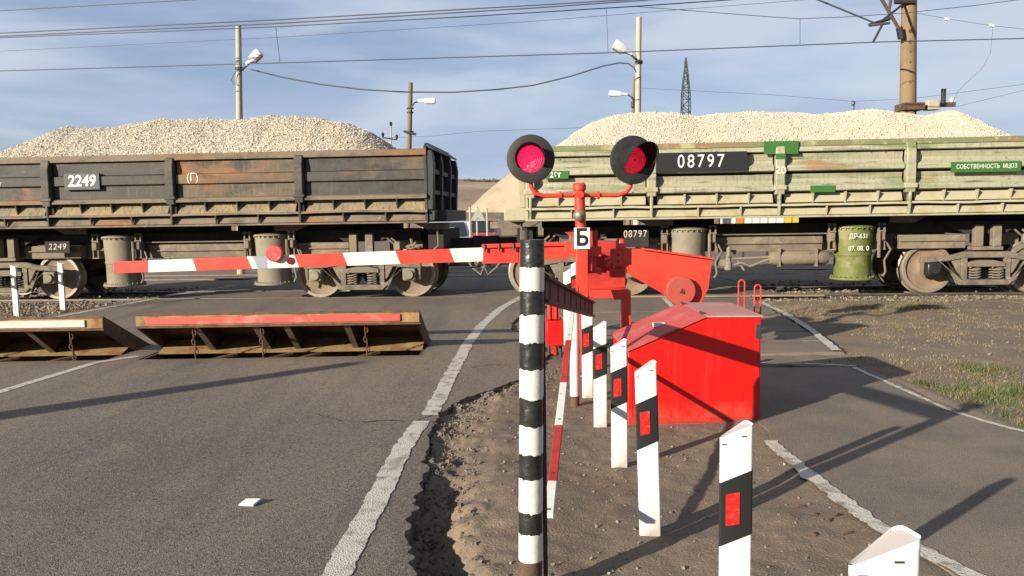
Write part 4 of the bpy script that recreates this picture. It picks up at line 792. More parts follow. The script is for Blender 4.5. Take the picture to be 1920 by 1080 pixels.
# loads
def lp(pts): return [TS(x, y, .55) for x, y in pts]
load('gravel_load', -11.6, -1.62, [(-11.7, 2.6)] + lp([(5, 290), (60, 262), (120, 236), (160, 240), (220, 236), (300, 221), (345, 223), (380, 219), (430, 222), (500, 217), (560, 219), (600, 221), (650, 230), (690, 246), (735, 278)]) + [(-1.6, 2.55)], 'heap of pale crushed stone loaded in the dark wagon on the left')
load('gravel_load', .5, 9.85, [(.4, 2.5)] + lp([(1045, 272), (1080, 245), (1110, 228), (1150, 214), (1200, 210), (1260, 211), (1310, 216), (1350, 210), (1400, 206), (1470, 210), (1560, 210), (1640, 205), (1700, 211), (1740, 214), (1790, 206), (1820, 220), (1865, 252)]) + [(9.6, 2.6), (9.95, 2.5)], 'heap of pale crushed stone loaded in the pale wagon on the right')

# ------------------------------------------------------------------ road barrier plates (raised)
def chain(mb_parent, a, b, name='chain', sag=.0):
    a, b = Vector(a), Vector(b); n = max(3, int((b - a).length / .055)); m = MB(); d = (b - a).normalized()
    for i in range(n):
        c = a.lerp(b, (i + .5) / n) + Vector((.012 * math.sin(i * 1.7), 0, 0)); s = d.cross(Vector((0, 1, 0)) if i % 2 else Vector((1, .2, 0))).normalized()
        m.tube([c + d * .034 * math.cos(t) + s * .018 * math.sin(t) for t in [2 * math.pi * k / 10 for k in range(10)]], .0075, 5, closed=True)
    return m.build(name, RUSTY, mb_parent)
def plate(x0, x1, zt0, ribs, chains, bandmat, label, endl, endr):
    t = thing('road_barrier_plate', ((x0 + x1) / 2, PIT_Y0, 0), label, 'road barrier', 'raised road barrier plates')
    yf, yh, zh = PIT_Y0 - .02, PIT_Y1 - .06, -.02
    MB().add([(x0, yf, zt0 + .03), (x1, yf, zt0 + .03), (x1, yh, zh + .02), (x0, yh, zh + .02), (x0, yf, zt0 + .005), (x1, yf, zt0 + .005), (x1, yh, zh - .005), (x0, yh, zh - .005)], [(0, 1, 2, 3), (7, 6, 5, 4), (0, 4, 5, 1), (1, 5, 6, 2), (2, 6, 7, 3), (3, 7, 4, 0)]).build('deck_plate', RUSTY, t)
    MB().box(x0, x1, yf - .012, yf + .03, zt0 - .115, zt0 + .003).build('front_beam', OCHRE, t, bevel=.006)
    MB().box(x0 + endl, x1 - endr, yf - .03, yf - .014, zt0 - .095, zt0 - .012).build('reflective_band', bandmat, t, bevel=.004)
    MB().box(x0 - .01, x1 + .01, yf - .02, yf + .05, zt0 - .135, zt0 - .117).build('front_flange', RUSTY, t)
    for i, rx in enumerate(ribs):
        m = MB().prism([(yf + .02, zt0), (yf + .02, zt0 - .13), (PIT_Y0 + .62, -.05), (PIT_Y0 + .75, -.06), (yh, zh)], 'x', rx - .012, rx + .012); r = m.build('rib', RUSTY, t)
        m = MB().add([(rx - .035, yf + .01, zt0 - .118), (rx + .035, yf + .01, zt0 - .118), (rx + .035, PIT_Y0 + .62, -.048), (rx - .035, PIT_Y0 + .62, -.048), (rx - .035, yf + .01, zt0 - .135), (rx + .035, yf + .01, zt0 - .135), (rx + .035, PIT_Y0 + .61, -.066), (rx - .035, PIT_Y0 + .61, -.066)], [(0, 1, 2, 3), (7, 6, 5, 4), (0, 4, 5, 1), (1, 5, 6, 2), (2, 6, 7, 3), (3, 7, 4, 0)]); m.build('rib_flange', WAGTAN, r)
    for s in (x0 + .012, x1 - .012): MB().prism([(yf, zt0 + .004), (yf, zt0 - .14), (yh - .03, zh - .2), (yh + .02, zh)], 'x', s - .014, s + .014).build('end_plate', RUSTY, t)
    # pit below: floor, far and side walls
    MB().box(x0 - .002, x1 + .002, PIT_Y0, PIT_Y1, -.34, -.30).build('pit_floor', RUSTY, t)
    MB().box(x0, x1, PIT_Y1 - .05, PIT_Y1, -.30, -.012).build('pit_back_wall', RUSTY, t)
    m = MB().add([(x0 + .03, PIT_Y0 + .80, .105), (x1 - .03, PIT_Y0 + .80, .105), (x1 - .03, PIT_Y0 + .42, .0), (x0 + .03, PIT_Y0 + .42, .0), (x0 + .03, PIT_Y0 + .81, .095), (x1 - .03, PIT_Y0 + .81, .095), (x1 - .03, PIT_Y0 + .425, -.012), (x0 + .03, PIT_Y0 + .425, -.012)], [(0, 1, 2, 3), (7, 6, 5, 4), (0, 4, 5, 1), (1, 5, 6, 2), (2, 6, 7, 3), (3, 7, 4, 0)]); m.build('inner_apron', OCHRE, t)
    for s in (x0, x1): MB().box(s - .03, s + .03, PIT_Y0, PIT_Y1, -.34, -.006).build('pit_side_wall', RUSTY, t)
    MB().box(x0, x1, PIT_Y0, PIT_Y0 + .03, -.34, -.004).build('pit_front_wall', RUSTY, t)
    for i, rx in enumerate(ribs): MB().tube([(rx - .25, PIT_Y0 + .08, -.12), (rx + .3, PIT_Y0 + .45, -.03)], .025, 6).build('link_arm', RUSTY, t)
    for cx_ in chains: chain(t, (cx_, yf + .06, zt0 - .12), (cx_ + .03, PIT_Y0 + .05, -.06))
    return t
xq = lambda px: Q(px, 600, PIT_Y0)[0]
plate(-4.34, -1.07, .505, [-3.66, -2.98, -2.62, -1.92], [-3.72, -2.93, -1.72], REDBAND, 'raised rusty road barrier plate with a faded red band, right one', .12, .22)
plate(-7.58, -4.72, .49, [-7.0, -6.3, -5.62], [-6.6, -5.15], PINKBAND, 'raised rusty road barrier plate with a pale pink band at the left', .2, .2)

# ------------------------------------------------------------------ guide posts
def guide_post(loc, h, label, rz=0.0, lean=(0, 0), wd=.13, slope=.42, film=REDREF, detail=True):
    g = thing('guide_post', loc, label, 'guide post', 'white guide posts with black bands'); g.rotation_euler = (lean[1], lean[0], rz)
    base = [(-.065, -.02), (.065, -.02), (.05, .04)]; rad = [.006, .009, .014]; sec = []
    for i in range(3):
        p = Vector(base[i]); a = Vector(base[i - 1]) - p; b = Vector(base[(i + 1) % 3]) - p; a.normalize(); b.normalize(); bis = (a + b).normalized(); half = math.acos(max(-1, min(1, a.dot(b)))) / 2; c = p + bis * rad[i] / math.sin(half)
        t0 = math.atan2(*(-(c - p.lerp(p + a, rad[i] / math.tan(half))))[::-1]) if False else None
        pa = p + a * rad[i] / math.tan(half); pb = p + b * rad[i] / math.tan(half); va, vb_ = pa - c, pb - c; a0 = math.atan2(va.y, va.x); a1 = math.atan2(vb_.y, vb_.x); da = (a1 - a0 + math.pi) % (2 * math.pi) - math.pi
        for k in range(6): t_ = a0 + da * k / 5; sec.append((c.x + rad[i] * math.cos(t_), c.y + rad[i] * math.sin(t_)))
    sc_ = wd / .13; sec = [(x * sc_, y * sc_) for x, y in sec]; n = len(sec)
    def top(x, y): return slope * x + .12 * y
    def shell(z0, z1, grow, slanted0, cap=True):
        cx = sum(p[0] for p in sec) / n; cy = sum(p[1] for p in sec) / n; L = math.hypot
        def gp(p): d = L(p[0] - cx, p[1] - cy); k = (d + grow) / d; return cx + (p[0] - cx) * k, cy + (p[1] - cy) * k
        ps_ = [gp(p) for p in sec]; v0 = [(x, y, z0 + (top(x, y) if slanted0 else 0)) for x, y in ps_]; v1 = [(x, y, z1 + top(x, y)) for x, y in ps_]
        f = [(i, (i + 1) % n, n + (i + 1) % n, n + i) for i in range(n)]
        if cap: f += [tuple(range(n - 1, -1, -1)), tuple(range(n, 2 * n))]
        return MB().add(v0 + v1, f)
    body = shell(-.25, h - .012, 0, False).build('body', WHITE, g, world=False)
    rim = shell(h - .02, h, .0005, True, False); rim.build('rim', WHITE, g, world=False)
    MB().add([(x * .97, y * .97, h - .011 + top(x, y) + e) for e in (0, .003) for x, y in sec], [tuple(range(n - 1, -1, -1)), tuple(range(n, 2 * n))] + [(i, (i + 1) % n, n + (i + 1) % n, n + i) for i in range(n)]).build('cap', CAPM, g, world=False)
    bz1 = h - .165; bz0 = h - .40
    shell(bz0, bz1, .0018, True, False).build('black_band', BLACKP, g, world=False)
    y0 = -.02 * sc_ - .0045
    MB().add([(x, y0 + d, z + slope * x * .4) for d in (0, .004) for x, z in ((-.028, bz0 + .06), (.02, bz0 + .06), (.02, bz1 - .06), (-.028, bz1 - .06))], [(0, 1, 2, 3), (7, 6, 5, 4), (0, 4, 5, 1), (1, 5, 6, 2), (2, 6, 7, 3), (3, 7, 4, 0)]).build('reflector', film, g, world=False)
    if detail:
        for x in (-.035, .035): MB().box(x - .009, x + .009, y0 + .002, y0 + .006, h - .035 + slope * x, h - .031 + slope * x).build('slot', STEELD, g, world=False)
    return g
GP = 'white guide post '
guide_post((.722, 1.55, -.03), .955, 'nearest white guide post, only its slanted top showing at the bottom edge', rz=-.05, wd=.165)
guide_post((.782, 2.8, -.03), .855, GP + 'in front with its base below the picture', rz=-.05, wd=.138)
guide_post((.675, 3.94, -.03), .87, GP + 'leaning in front of the red box, second full one from the front', lean=(-.028, 0), rz=-.03, wd=.13)
guide_post((.668, 5.04, -.03), .81, GP + 'touching the left edge of the red box', wd=.125, lean=(-.004, 0))
guide_post((.652, 6.0, -.03), .80, GP + 'just left of the one at the red box edge', wd=.122)
guide_post((.655, 7.05, -.03), .80, GP + 'farthest full one of the row, beside the white pipe', wd=.118)
for px_, py_, Yd, lab in [(1062, 508, 9.95, 'white guide post top seen left of the red mast, left of two'), (1076, 493, 10.9, 'white guide post top close against the red mast, right of two')]:
    q = Q(px_, py_, Yd); guide_post((q[0], Yd, -.03), q[2] + .03, lab, wd=.115)
for px_, py_, lab in [(31, 590, 'white guide post left of the road, left of the two'), (118, 580, 'white guide post left of the road, right of the two')]:
    q = G(px_, py_); guide_post((q[0], q[1], -.05), .86 + .05, lab, rz=-.15, wd=.125, slope=-.32, film=WHITE)

# ------------------------------------------------------------------ striped post with its braces
YP = 3.28
bw = thing('striped_post', (.082, YP, 0), 'thick black and white striped post standing in front of the barrier', 'post')
bnd = [450, 502, 547, 592, 645, 695, 750, 802, 855, 902, 965, 1005, 1057]
R0 = .0497; base_x, base_z = .062, -.12
def pz(y): return float(Q(996, y, YP - R0)[2])
ax_t, ax_b = Q(998, 450, YP), Q(994.5, 1060, YP)
def axx(z): k = (z - ax_b[2]) / (ax_t[2] - ax_b[2]); return ax_b[0] + (ax_t[0] - ax_b[0]) * k
ztop = pz(450)
def ringband(z0, z1, r, mat, nm, s0, s1, cap=False):
    n = 40; v0 = []; v1 = []
    for k in range(n):
        t_ = 2 * math.pi * k / n; c, s = math.cos(t_), math.sin(t_)
        a = z0 + (.013 * float(vn(t_ * 4, s0, 3)) + .009 * float(vn(t_ * 11, s0, 7)) if s0 else 0); b = z1 + (.013 * float(vn(t_ * 4, s1, 3)) + .009 * float(vn(t_ * 11, s1, 7)) if s1 else 0)
        rr = r * (1 + .012 * float(vn(t_ * 3, z0 * 9, 2))); v0.append((axx(a) + rr * c, YP + rr * s, a)); v1.append((axx(b) + rr * c, YP + rr * s, b))
    f = [(i, (i + 1) % n, n + (i + 1) % n, n + i) for i in range(n)] + ([tuple(range(n, 2 * n))] if cap else [])
    MB().add(v0 + v1, f).build(nm, mat, bw, bevel=0)
MB().tube([(axx(-.15), YP, -.15), (axx(pz(1057)), YP, pz(1057))], R0 + .001, 28).build('rusty_foot', RUSTY, bw)
for i in range(12): ringband(pz(bnd[i + 1]), pz(bnd[i]), R0 + (.001 if i % 2 else 0), BPAINT if i % 2 == 0 else WPAINT, 'black_band' if i % 2 == 0 else 'white_band', i + 1.5 if i < 11 else 0, i + .5 if i else 0, i == 0)
q = Q(985, 452, YP + .07); MB().tube([(q[0], YP + .07, q[2] - .06), (q[0], YP + .07, q[2] + .045)], .0175, 14).build('hinge_pin', RUSTY, bw)
MB().box(axx(.7) + .046, axx(.7) + .064, YP + .02, YP + .07, .02, 1.38).build('steel_strip', MAROON, bw)
br = thing('brace_beam', (.16, 3.47, 1.2), 'dark maroon steel beam sloping back from the striped post', 'beam')
A_, B_ = Vector((.135, YP + .07, 1.29)), Vector((.60, 5.95, .89)); d_ = B_ - A_; nrm = Vector((d_.y, -d_.x, 0)).normalized(); up_ = d_.cross(nrm).normalized()
if up_.z < 0: up_ = -up_
def obox(m, a, b, n, u, hw, hh):
    vv = [p + n * sn * hw + u * su * hh for p in (a, b) for sn, su in ((-1, -1), (1, -1), (1, 1), (-1, 1))]
    return m.add(vv, [(0, 1, 2, 3), (7, 6, 5, 4), (0, 4, 5, 1), (1, 5, 6, 2), (2, 6, 7, 3), (3, 7, 4, 0)])
obox(MB(), A_, B_, nrm, up_, .006, .048).build('web', MAROON, br)
for s in (-1, 1): obox(MB(), A_ + up_ * s * .05, B_ + up_ * s * .05, nrm, up_, .022, .006).build('flange', MAROON, br)
for k in range(9):
    c = A_.lerp(B_, (k + .5) / 9); obox(MB(), c - d_.normalized() * .012, c + d_.normalized() * .012, nrm, up_, .010, .044).build('stiffener', MAROON, br)
rb = thing('striped_rail', (.16, 3.55, .2), 'thin red and white striped bar slanting up from the striped post to the white pipe', 'rail')
C0, C1 = Vector(Q(1028.5, 968, 3.46)), Vector(Q(1074, 570, 6.62)); seq = [(968, 905, WPAINT), (905, 800, REDOLD), (800, 720, WPAINT), (720, 640, REDOLD), (640, 570, WPAINT)]
def at_y(y):     # point of the bar that the given height in the photograph belongs to
    lo, hi = 0., 1.
    for _ in range(40):
        mid = (lo + hi) / 2; p_ = np.array(C0.lerp(C1, mid)) - CP; yy = 540 - FPX * (p_ @ cu) / (p_ @ cf)
        if yy > y: lo = mid
        else: hi = mid
    return C0.lerp(C1, lo)
dn = (C1 - C0); n2 = Vector((dn.y, -dn.x, 0)).normalized(); u2 = dn.cross(n2).normalized()
for y0, y1, mt in seq:
    obox(MB(), at_y(y0), at_y(y1), n2, u2, .022, .012).build('stripe', mt, rb, bevel=.003)
    obox(MB(), at_y(y0 - (y0 - y1) * .12), at_y(y0 - (y0 - y1) * .12) + dn.normalized() * .012, n2, u2, .008, .0135).build('bolt', STEELD, rb)
wp = thing('white_pipe_post', (.52, 6.71, 0), 'slim white pipe post with a rusty foot and red cap', 'post')
MB().tube([(.52, 6.71, .06), (.525, 6.71, .86)], .04, 18).build('pipe', WPAINT, wp); MB().tube([(.52, 6.71, -.1), (.52, 6.71, .062)], .0415, 18).build('rusty_foot', RUSTY, wp)
MB().lathe([(.045, 0), (.045, .05), (.02, .06)], (.525, 6.71, .86), n=18).build('cap', REDBAR, wp)

# ------------------------------------------------------------------ signal mast
YL = 8.3
sm = thing('signal_mast', (.73, YL, 0), 'red signal mast carrying two round red lights and a bell', 'signal')
mt_, mb_ = Q(1086, 352, YL), Q(1094, 560, YL)
def mx(z): return mt_[0] + (mb_[0] - mt_[0]) * (mt_[2] - z) / (mt_[2] - mb_[2])
zj = Q(1090, 470, YL)[2]
MB().tube([(mx(-.05), YL, -.05), (mx(mt_[2]), YL, mt_[2])], .055, 20).build('tube', REDBAR, sm)
MB().box(mx(zj) - .06, mx(zj) + .06, YL - .06, YL + .06, mb_[2] + .02, zj + .02).build('box_section', REDBAR, sm, bevel=.006)
MB().box(mx(.8) - .1, mx(.8) + .1, YL - .1, YL + .1, mb_[2] - .01, mb_[2] + .018).build('flange', REDOLD, sm, bevel=.004)
for s in (-1, 1): MB().prism([(mx(.8) + s * .056, mb_[2] + .02), (mx(.8) + s * .095, mb_[2] + .02), (mx(.8) + s * .056, mb_[2] + .14)], 'y', YL - .066, YL - .05).build('gusset', REDOLD, sm)
MB().lathe([(.062, -.03), (.07, -.02), (.07, .03), (.05, .05)], mt_, n=20).build('cap', REDBAR, sm)
jp = Q(1086, 365, YL)
MB().disc((jp[0], YL - .03, jp[2]), .04, .12, 'y', 14).build('cross_clamp', REDBAR, sm)
lc, rc = Q(995, 298, YL - .05), Q(1187, 300, YL - .05)
for s, c, bx_ in ((-1, lc, [(1075, 366), (1020, 367), (1003, 362), (996, 350), (995, 335)]), (1, rc, [(1097, 366), (1158, 366), (1174, 361), (1182, 350), (1184, 335)])):
    MB().tube([Q(x, y, YL) for x, y in bx_], .022, 12).build('arm', REDBAR, sm)
    x, y = (1051, 366) if s < 0 else (1122, 366); qq = Q(x, y, YL); MB().lathe([(.04, -.012), (.04, .012)], qq, 'x', 14).build('arm_collar', REDBAR, sm)
def signal_head(c, yaw, tilt, nm, hood_len):
    R = Matrix.Translation(Vector(c)) @ Matrix.Rotation(yaw, 4, 'Z') @ Matrix.Rotation(tilt, 4, 'X')
    def put(m): m.v = [tuple(R @ (Vector(v_) * 1.09)) for v_ in m.v]; return m
    d = put(MB().lathe([(.226, .012), (.226, -.006), (.215, -.012), (.13, -.012), (.125, -.004)], (0, 0, 0), 'y', 48, cap=False)).build('backing_disc', DISCM, sm)
    put(MB().lathe([(.17, .015), (.16, .09), (.1, .13), (.0005, .13)], (0, 0, 0), 'y', 32, cap=False)).build('lamp_body', DISCM, d)
    put(MB().lathe([(.126, -.0), (.11, -.012), (.06, -.03), (.0005, -.036)], (0, 0, 0), 'y', 40, cap=False)).build('lens', LENS if nm == 'l' else LENS2, d)
    for k, r in enumerate((.025, .045, .065, .085, .102)): put(MB().tube([(r * math.cos(t_), -.036 + r * r * 2.1, r * math.sin(t_)) for t_ in [2 * math.pi * q / 32 for q in range(32)]], .0022, 5, closed=True)).build('lens_ring', LENSH if nm == 'l' else LENSH2, d)
    # hood: a tube whose lower edge is cut back
    n = 48; vv = []; th = .004
    for k in range(n + 1):
        a = math.radians(-35) + math.radians(250) * k / n; q = k / n; L = hood_len * (math.sin(math.pi * min(1, max(0, q))) ** .55)
        for r in (.132, .132 + th):
            vv.append((r * math.cos(a), -.008, r * math.sin(a))); vv.append((r * 1.03 * math.cos(a), -.008 - max(.01, L), r * 1.03 * math.sin(a)))
    ff = []
    for k in range(n):
        i = 4 * k; ff += [(i, i + 4, i + 5, i + 1), (i + 2, i + 3, i + 7, i + 6), (i + 1, i + 5, i + 7, i + 3)]
    put(MB().add(vv, ff)).build('hood', HOODM, d)
    put(MB().tube([(.215, .0, .02), (.205, .0, .02)], .012, 6)).build('bolt', STEELD, d)
signal_head(lc, -.06, 0, 'l', .22); signal_head(rc, .24, 0, 'r', .36)
bq = Q(1087, 404, YL - .09); MB().lathe([(.066, .03), (.066, .0), (.058, -.03), (.035, -.05), (.012, -.058), (.012, -.07), (.0005, -.07)], bq, 'y', 28, cap=False).build('bell', BELLM, sm)
MB().box(bq[0] - .02, bq[0] + .02, bq[1], YL, bq[2] - .02, bq[2] + .02).build('bell_bracket', REDOLD, sm)
p0, p1 = Q(1076.5, 427, YL - .09), Q(1106.5, 467, YL - .09)
pl = MB().box(p0[0], p1[0], YL - .09, YL - .082, p1[2], p0[2]).build('letter_plate', PLATEW, sm, bevel=.003)
pcx, pcz = (p0[0] + p1[0]) / 2, (p0[2] + p1[2]) / 2
tx = text('letter', 'Б', .235, BLKTXT, pl, (0, 0, 0), .006, .9); tx.location = (pcx - .73, -.0925, pcz); tx.matrix_parent_inverse = Matrix()

# ------------------------------------------------------------------ barrier machine and boom
YB = 8.65
bar = thing('barrier', (.75, 9.05, 0), 'red level crossing barrier with a lowered red and white boom and counterweight', 'barrier')
def bpoly(pts, y0, y1, mat, nm, par=None, bev=.004):
    return MB().prism([(Q(x, y, YB)[0], Q(x, y, YB)[2]) for x, y in pts], 'y', y0, y1).build(nm, mat, par or bar, bevel=bev)
def topy(x): return 490.5 + (464 - 490.5) * (x - 215) / 690
def boty(x): return 512.5 + (490 - 512.5) * (x - 215) / 690
segs = [(215, 280, 0, 0, 'r'), (280, 363, 0, 8, 'w'), (363, 464, 8, 10, 'r'), (464, 476, 10, 10, 'w'), (476, 503, 10, 0, 'g'), (503, 553, 0, 10, 'w'), (553, 643, 10, 10, 'r'), (643, 742, 10, 10, 'w'), (742, 843, 10, 10, 'r'), (843, 910, 10, 0, 'w')]
boom = None
for k, (a, b, sa, sb, c) in enumerate(segs):
    mt = {'r': REDBAR, 'w': WPAINT, 'g': GREYBAND}[c]
    bpoly([(a, topy(a)), (b, topy(b)), (b + sb, boty(b + sb)), (a + sa, boty(a + sa))], YB - .028, YB + .028, mt, 'boom_stripe', bev=.003)
c = Q(515, 475, YB - .06); MB().lathe([(.088, .03), (.088, -.01), (.078, -.02), (.0005, -.024)], c, 'y', 32, cap=False).build('boom_lamp', M('boom_lamp_red', (0.62, 0.09, 0.085), .3, layers=[((0.75, 0.25, 0.22), 9, .45, .6)], coat=.3), bar)
MB().lathe([(.09, .035), (.092, .0), (.09, -.016), (.082, -.02)], c, 'y', 32, cap=False).build('boom_lamp_ring', REDOLD, bar)
c = Q(545, 489, YB - .03); MB().disc(c, .04, .02, 'y', 20).build('boom_reflector', M('dark_red_reflector', (0.16, 0.005, 0.008), .25, coat=.5), bar)
# boom holder: channel with lips and bolts
for nm, pts, mat, y0, y1 in [('boom_holder', [(906, 463), (972, 460), (972, 488), (906, 491)], REDBAR, YB - .045, YB + .05), ('boom_holder', [(972, 461), (1066, 459), (1066, 486), (972, 488)], REDBAR, YB - .04, YB + .05),
                             ('holder_top_lip', [(904, 458), (1068, 453), (1068, 460), (904, 465)], REDBAR, YB - .075, YB + .05), ('holder_bottom_lip', [(904, 488), (975, 486), (975, 492), (904, 494)], REDBAR, YB - .07, YB + .05),
                             ('holder_end', [(1058, 452), (1069, 452), (1069, 482), (1058, 476)], REDBAR, YB - .09, YB + .05)]:
    bpoly(pts, y0, y1, mat, nm)
for x, y in [(909, 463), (936, 462), (963, 461)]: MB().tube([Q(x, y - 5, YB - .08), Q(x, y + 9, YB - .08)], .011, 8).build('bolt', STEELD, bar)
# plates by the mast
bpoly([(1057, 435), (1118, 432), (1118, 470), (1074, 470), (1074, 446)], YB - .16, YB - .13, REDOLD, 'side_plate')
bpoly([(1068, 462), (1122, 460), (1122, 478), (1068, 480)], YB - .30, YB - .1, REDBAR, 'side_block')
bpoly([(1107, 498), (1124, 502), (1124, 513), (1107, 508)], YB - .2, YB - .05, REDBAR, 'stop_lug')
bpoly([(1107, 470), (1113, 470), (1113, 500), (1107, 500)], YB - .25, YB - .05, REDBAR, 'side_block')
# drive cabinet set back behind
bpoly([(1100, 452), (1182, 456), (1182, 545), (1100, 550)], YB + .35, YB + .7, REDOLD, 'drive_cabinet', bev=.01)
bpoly([(1108, 546), (1184, 545), (1184, 560), (1108, 562)], YB + .1, YB + .55, REDBAR, 'portal_beam', bev=.006)
bpoly([(1146, 545), (1184, 545), (1184, 561), (1153, 563)], YB + .04, YB + .12, REDBAR, 'portal_corner', bev=.006)
z_b = Q(1175, 560, YB)[2]; xlft, xrgt = Q(1167, 600, YB)[0], Q(1184, 600, YB)[0]
MB().box(xlft, xrgt, YB + .03, YB + .14, -.05, z_b + .01).build('portal_leg', REDBAR, bar, bevel=.006)
q0, q1 = Q(1024, 600, 9.1), Q(1056, 646, 9.1)
MB().box(q0[0], q1[0], 9.0, 9.4, q1[2], q0[2]).build('relay_box', REDBOX, bar, bevel=.01)
m = MB()
for k in range(4): x = q0[0] + .02 + k * .035; m.prism([(x, q0[2] + .01), (x + .03, q0[2] + .01), (x + .03, q0[2] + .16), (x + .01, q0[2] + .19), (x, q0[2] + .16)], 'y', 9.05 + .02 * (k % 2), 9.2)
m.build('spring_buffer', REDBAR, bar, bevel=.004)
MB().box(q0[0], q1[0] + .02, 9.02, 9.35, q0[2] + .24, q0[2] + .36).build('portal_shoulder', REDOLD, bar, bevel=.006)
for x in (q0[0] + .03, q1[0] - .03): MB().tube([(x, 9.12, -.05), (x, 9.12, q1[2] + .01)], .018, 8).build('foot', STEELD, bar)
MB().box(q0[0] + .06, q0[0] + .14, 9.22, 9.34, -.05, q0[2] + .3).build('portal_leg', REDOLD, bar)
# counterweight frame
bpoly([(1165, 466), (1205, 467), (1335, 486), (1328, 541), (1311, 573), (1262, 562), (1168, 508)], YB - .02, YB + .03, REDBAR, 'counterweight_arm', bev=.004)
bpoly([(1205, 465), (1337, 483.5), (1337, 486.5), (1205, 468)], YB - .06, YB + .22, REDBAR, 'arm_top_flange', bev=.002)
bpoly([(1172, 466), (1205, 467), (1335, 486), (1328, 541), (1311, 573), (1262, 562), (1172, 508)], YB + .17, YB + .21, REDBAR, 'counterweight_arm', bev=.004)
bpoly([(1146, 467), (1167, 465), (1167, 499), (1135, 500), (1135, 486), (1146, 482)], YB - .04, YB + .1, REDBAR, 'hinge_plate')
for x, y in [(1148, 471), (1159, 478), (1159, 490), (1137, 490), (1147, 496)]: MB().disc(Q(x, y, YB - .045), .012, .012, 'y', 8).build('bolt', STEELD, bar)
bpoly([(1145, 503), (1174, 503), (1174, 520), (1145, 520)], YB - .03, YB + .12, REDOLD, 'stop_block')
qh = Q(1164, 459, YB); MB().lathe([(.055, -.05), (.055, .03), (.045, .06), (.015, .075)], qh, n=20).build('cap_nut', REDBAR, bar)
qc = Q(1276, 545, YB - .06); cw = MB().lathe([(.158, .05), (.158, -.03), (.15, -.04), (.03, -.04), (.03, -.05), (.0005, -.05)], qc, 'y', 40, cap=False).build('counterweight_disc', M('counterweight_red', (0.5, 0.075, 0.05), .55, layers=[((0.42, 0.1, 0.07), 5, .5, .7)]), bar)
MB().prism([(qc[0] - .02, qc[2] - .02), (qc[0] + .03, qc[2] - .025), (qc[0] + .005, qc[2] + .03)], 'y', qc[1] - .056, qc[1] - .045).build('axle_bolt', STEELD, bar)

# ------------------------------------------------------------------ red box
rbx = thing('red_steel_box', (1.4, 6.08, 0), 'bright red steel box with sloping lid beside the barrier', 'box')
xl_, xm_, xr_ = .885, 1.475, 1.905; zl_, zr_ = .555, .80; Y0, Y1 = 6.08, 6.98
MB().prism([(xl_, -.05), (xr_, -.05), (xr_, zr_ - .012), (xm_, zr_ - .006), (xl_, zl_ - .01)], 'y', Y0, Y1).build('housing', REDBOX, rbx, bevel=.006)
LID = M('lid_dusty_red', (0.5, 0.075, 0.065), .6, layers=[((0.58, 0.16, 0.14), 4, .5, .7)]); LIDF = M('lid_flat_dusty', (0.55, 0.24, 0.2), .6, layers=[((0.6, 0.36, 0.31), 3, .5, .7)])
MB().prism([(xl_ - .012, zl_ - .012), (xm_ + .002, zr_ + .0), (xm_ + .002, zr_ + .014), (xl_ - .012, zl_ + .003)], 'y', Y0 - .015, Y1 + .01).build('sloping_lid', LID, rbx)
MB().prism([(xm_ + .006, zr_ + .001), (xr_ + .012, zr_ - .005), (xr_ + .012, zr_ + .009), (xm_ + .006, zr_ + .015)], 'y', Y0 - .013, Y1 + .012).build('flat_lid', LIDF, rbx)
for y in (Y0 + .12, Y1 - .1): MB().lathe([(.012, -.05), (.012, .05)], (xm_ + .004, y, zr_ + .018), 'y', 10).build('hinge', STEELD, rbx)
hq = (1.19, 6.45, .69); MB().box(hq[0] - .05, hq[0] + .05, hq[1] - .03, hq[1] + .03, hq[2] - .01, hq[2] + .025).build('latch', WPAINT, rbx, bevel=.006)
MB().box(xl_ - .004, xr_ + .004, Y0 - .006, Y0 - .001, -.02, .018).build('base_rail', REDOLD, rbx)
MB().box(1.86, 1.9, Y0 - .022, Y0 - .004, .66, .74).build('hasp', STEELD, rbx, bevel=.003); MB().lathe([(.022, -.012), (.022, .012)], (1.88, Y0 - .03, .65), 'y', 14).build('padlock', STEELD, rbx)
for k in range(2): MB().box(xl_ + .02 + k * .98, xl_ + .028 + k * .98, Y0 - .004, Y0 - .0005, .03, .5 + k * .24).build('weld_seam', REDBOX, rbx)
# red hoops
for k, (px_, py_) in enumerate([(1390, 600), (1420, 602)]):
    q = G(px_, py_); h_ = Q(px_, [525, 534][k], q[1])[2]; w_ = .045
    hp = thing('red_hoop', (q[0], q[1], 0), ['slim red hoop marker behind the red box, left of the pair', 'slim red hoop marker behind the red box, right of the pair'][k], 'hoop', 'red hoops behind the box')
    pts = [(q[0] - w_, q[1], -.05), (q[0] - w_, q[1], h_ - w_)] + [(q[0] - w_ * math.cos(a), q[1], h_ - w_ + w_ * math.sin(a)) for a in np.linspace(.3, math.pi - .3, 7)] + [(q[0] + w_, q[1], h_ - w_), (q[0] + w_, q[1], -.05)]
    MB().tube(pts, .012, 10).build('bow', REDBAR, hp)
    for z in (.12, .3): MB().tube([(q[0] - w_, q[1], z), (q[0] + w_, q[1], z)], .01, 8).build('rung', REDOLD, hp)
# roadside post left of the frame whose shadow crosses the lane
lpst = thing('roadside_post', (-8.9, 2.62, 0), 'wooden roadside post left of the picture casting the long shadow across the lane', 'post')
MB().tube([(-8.9, 2.62, -.2), (-8.9, 2.62, 2.85)], [.3, .11], 16).build('shaft', WOODP, lpst); MB().lathe([(.105, 0), (.09, .03), (.0005, .035)], (-8.9, 2.62, 2.85), n=14, cap=False).build('cap', WOODP, lpst)
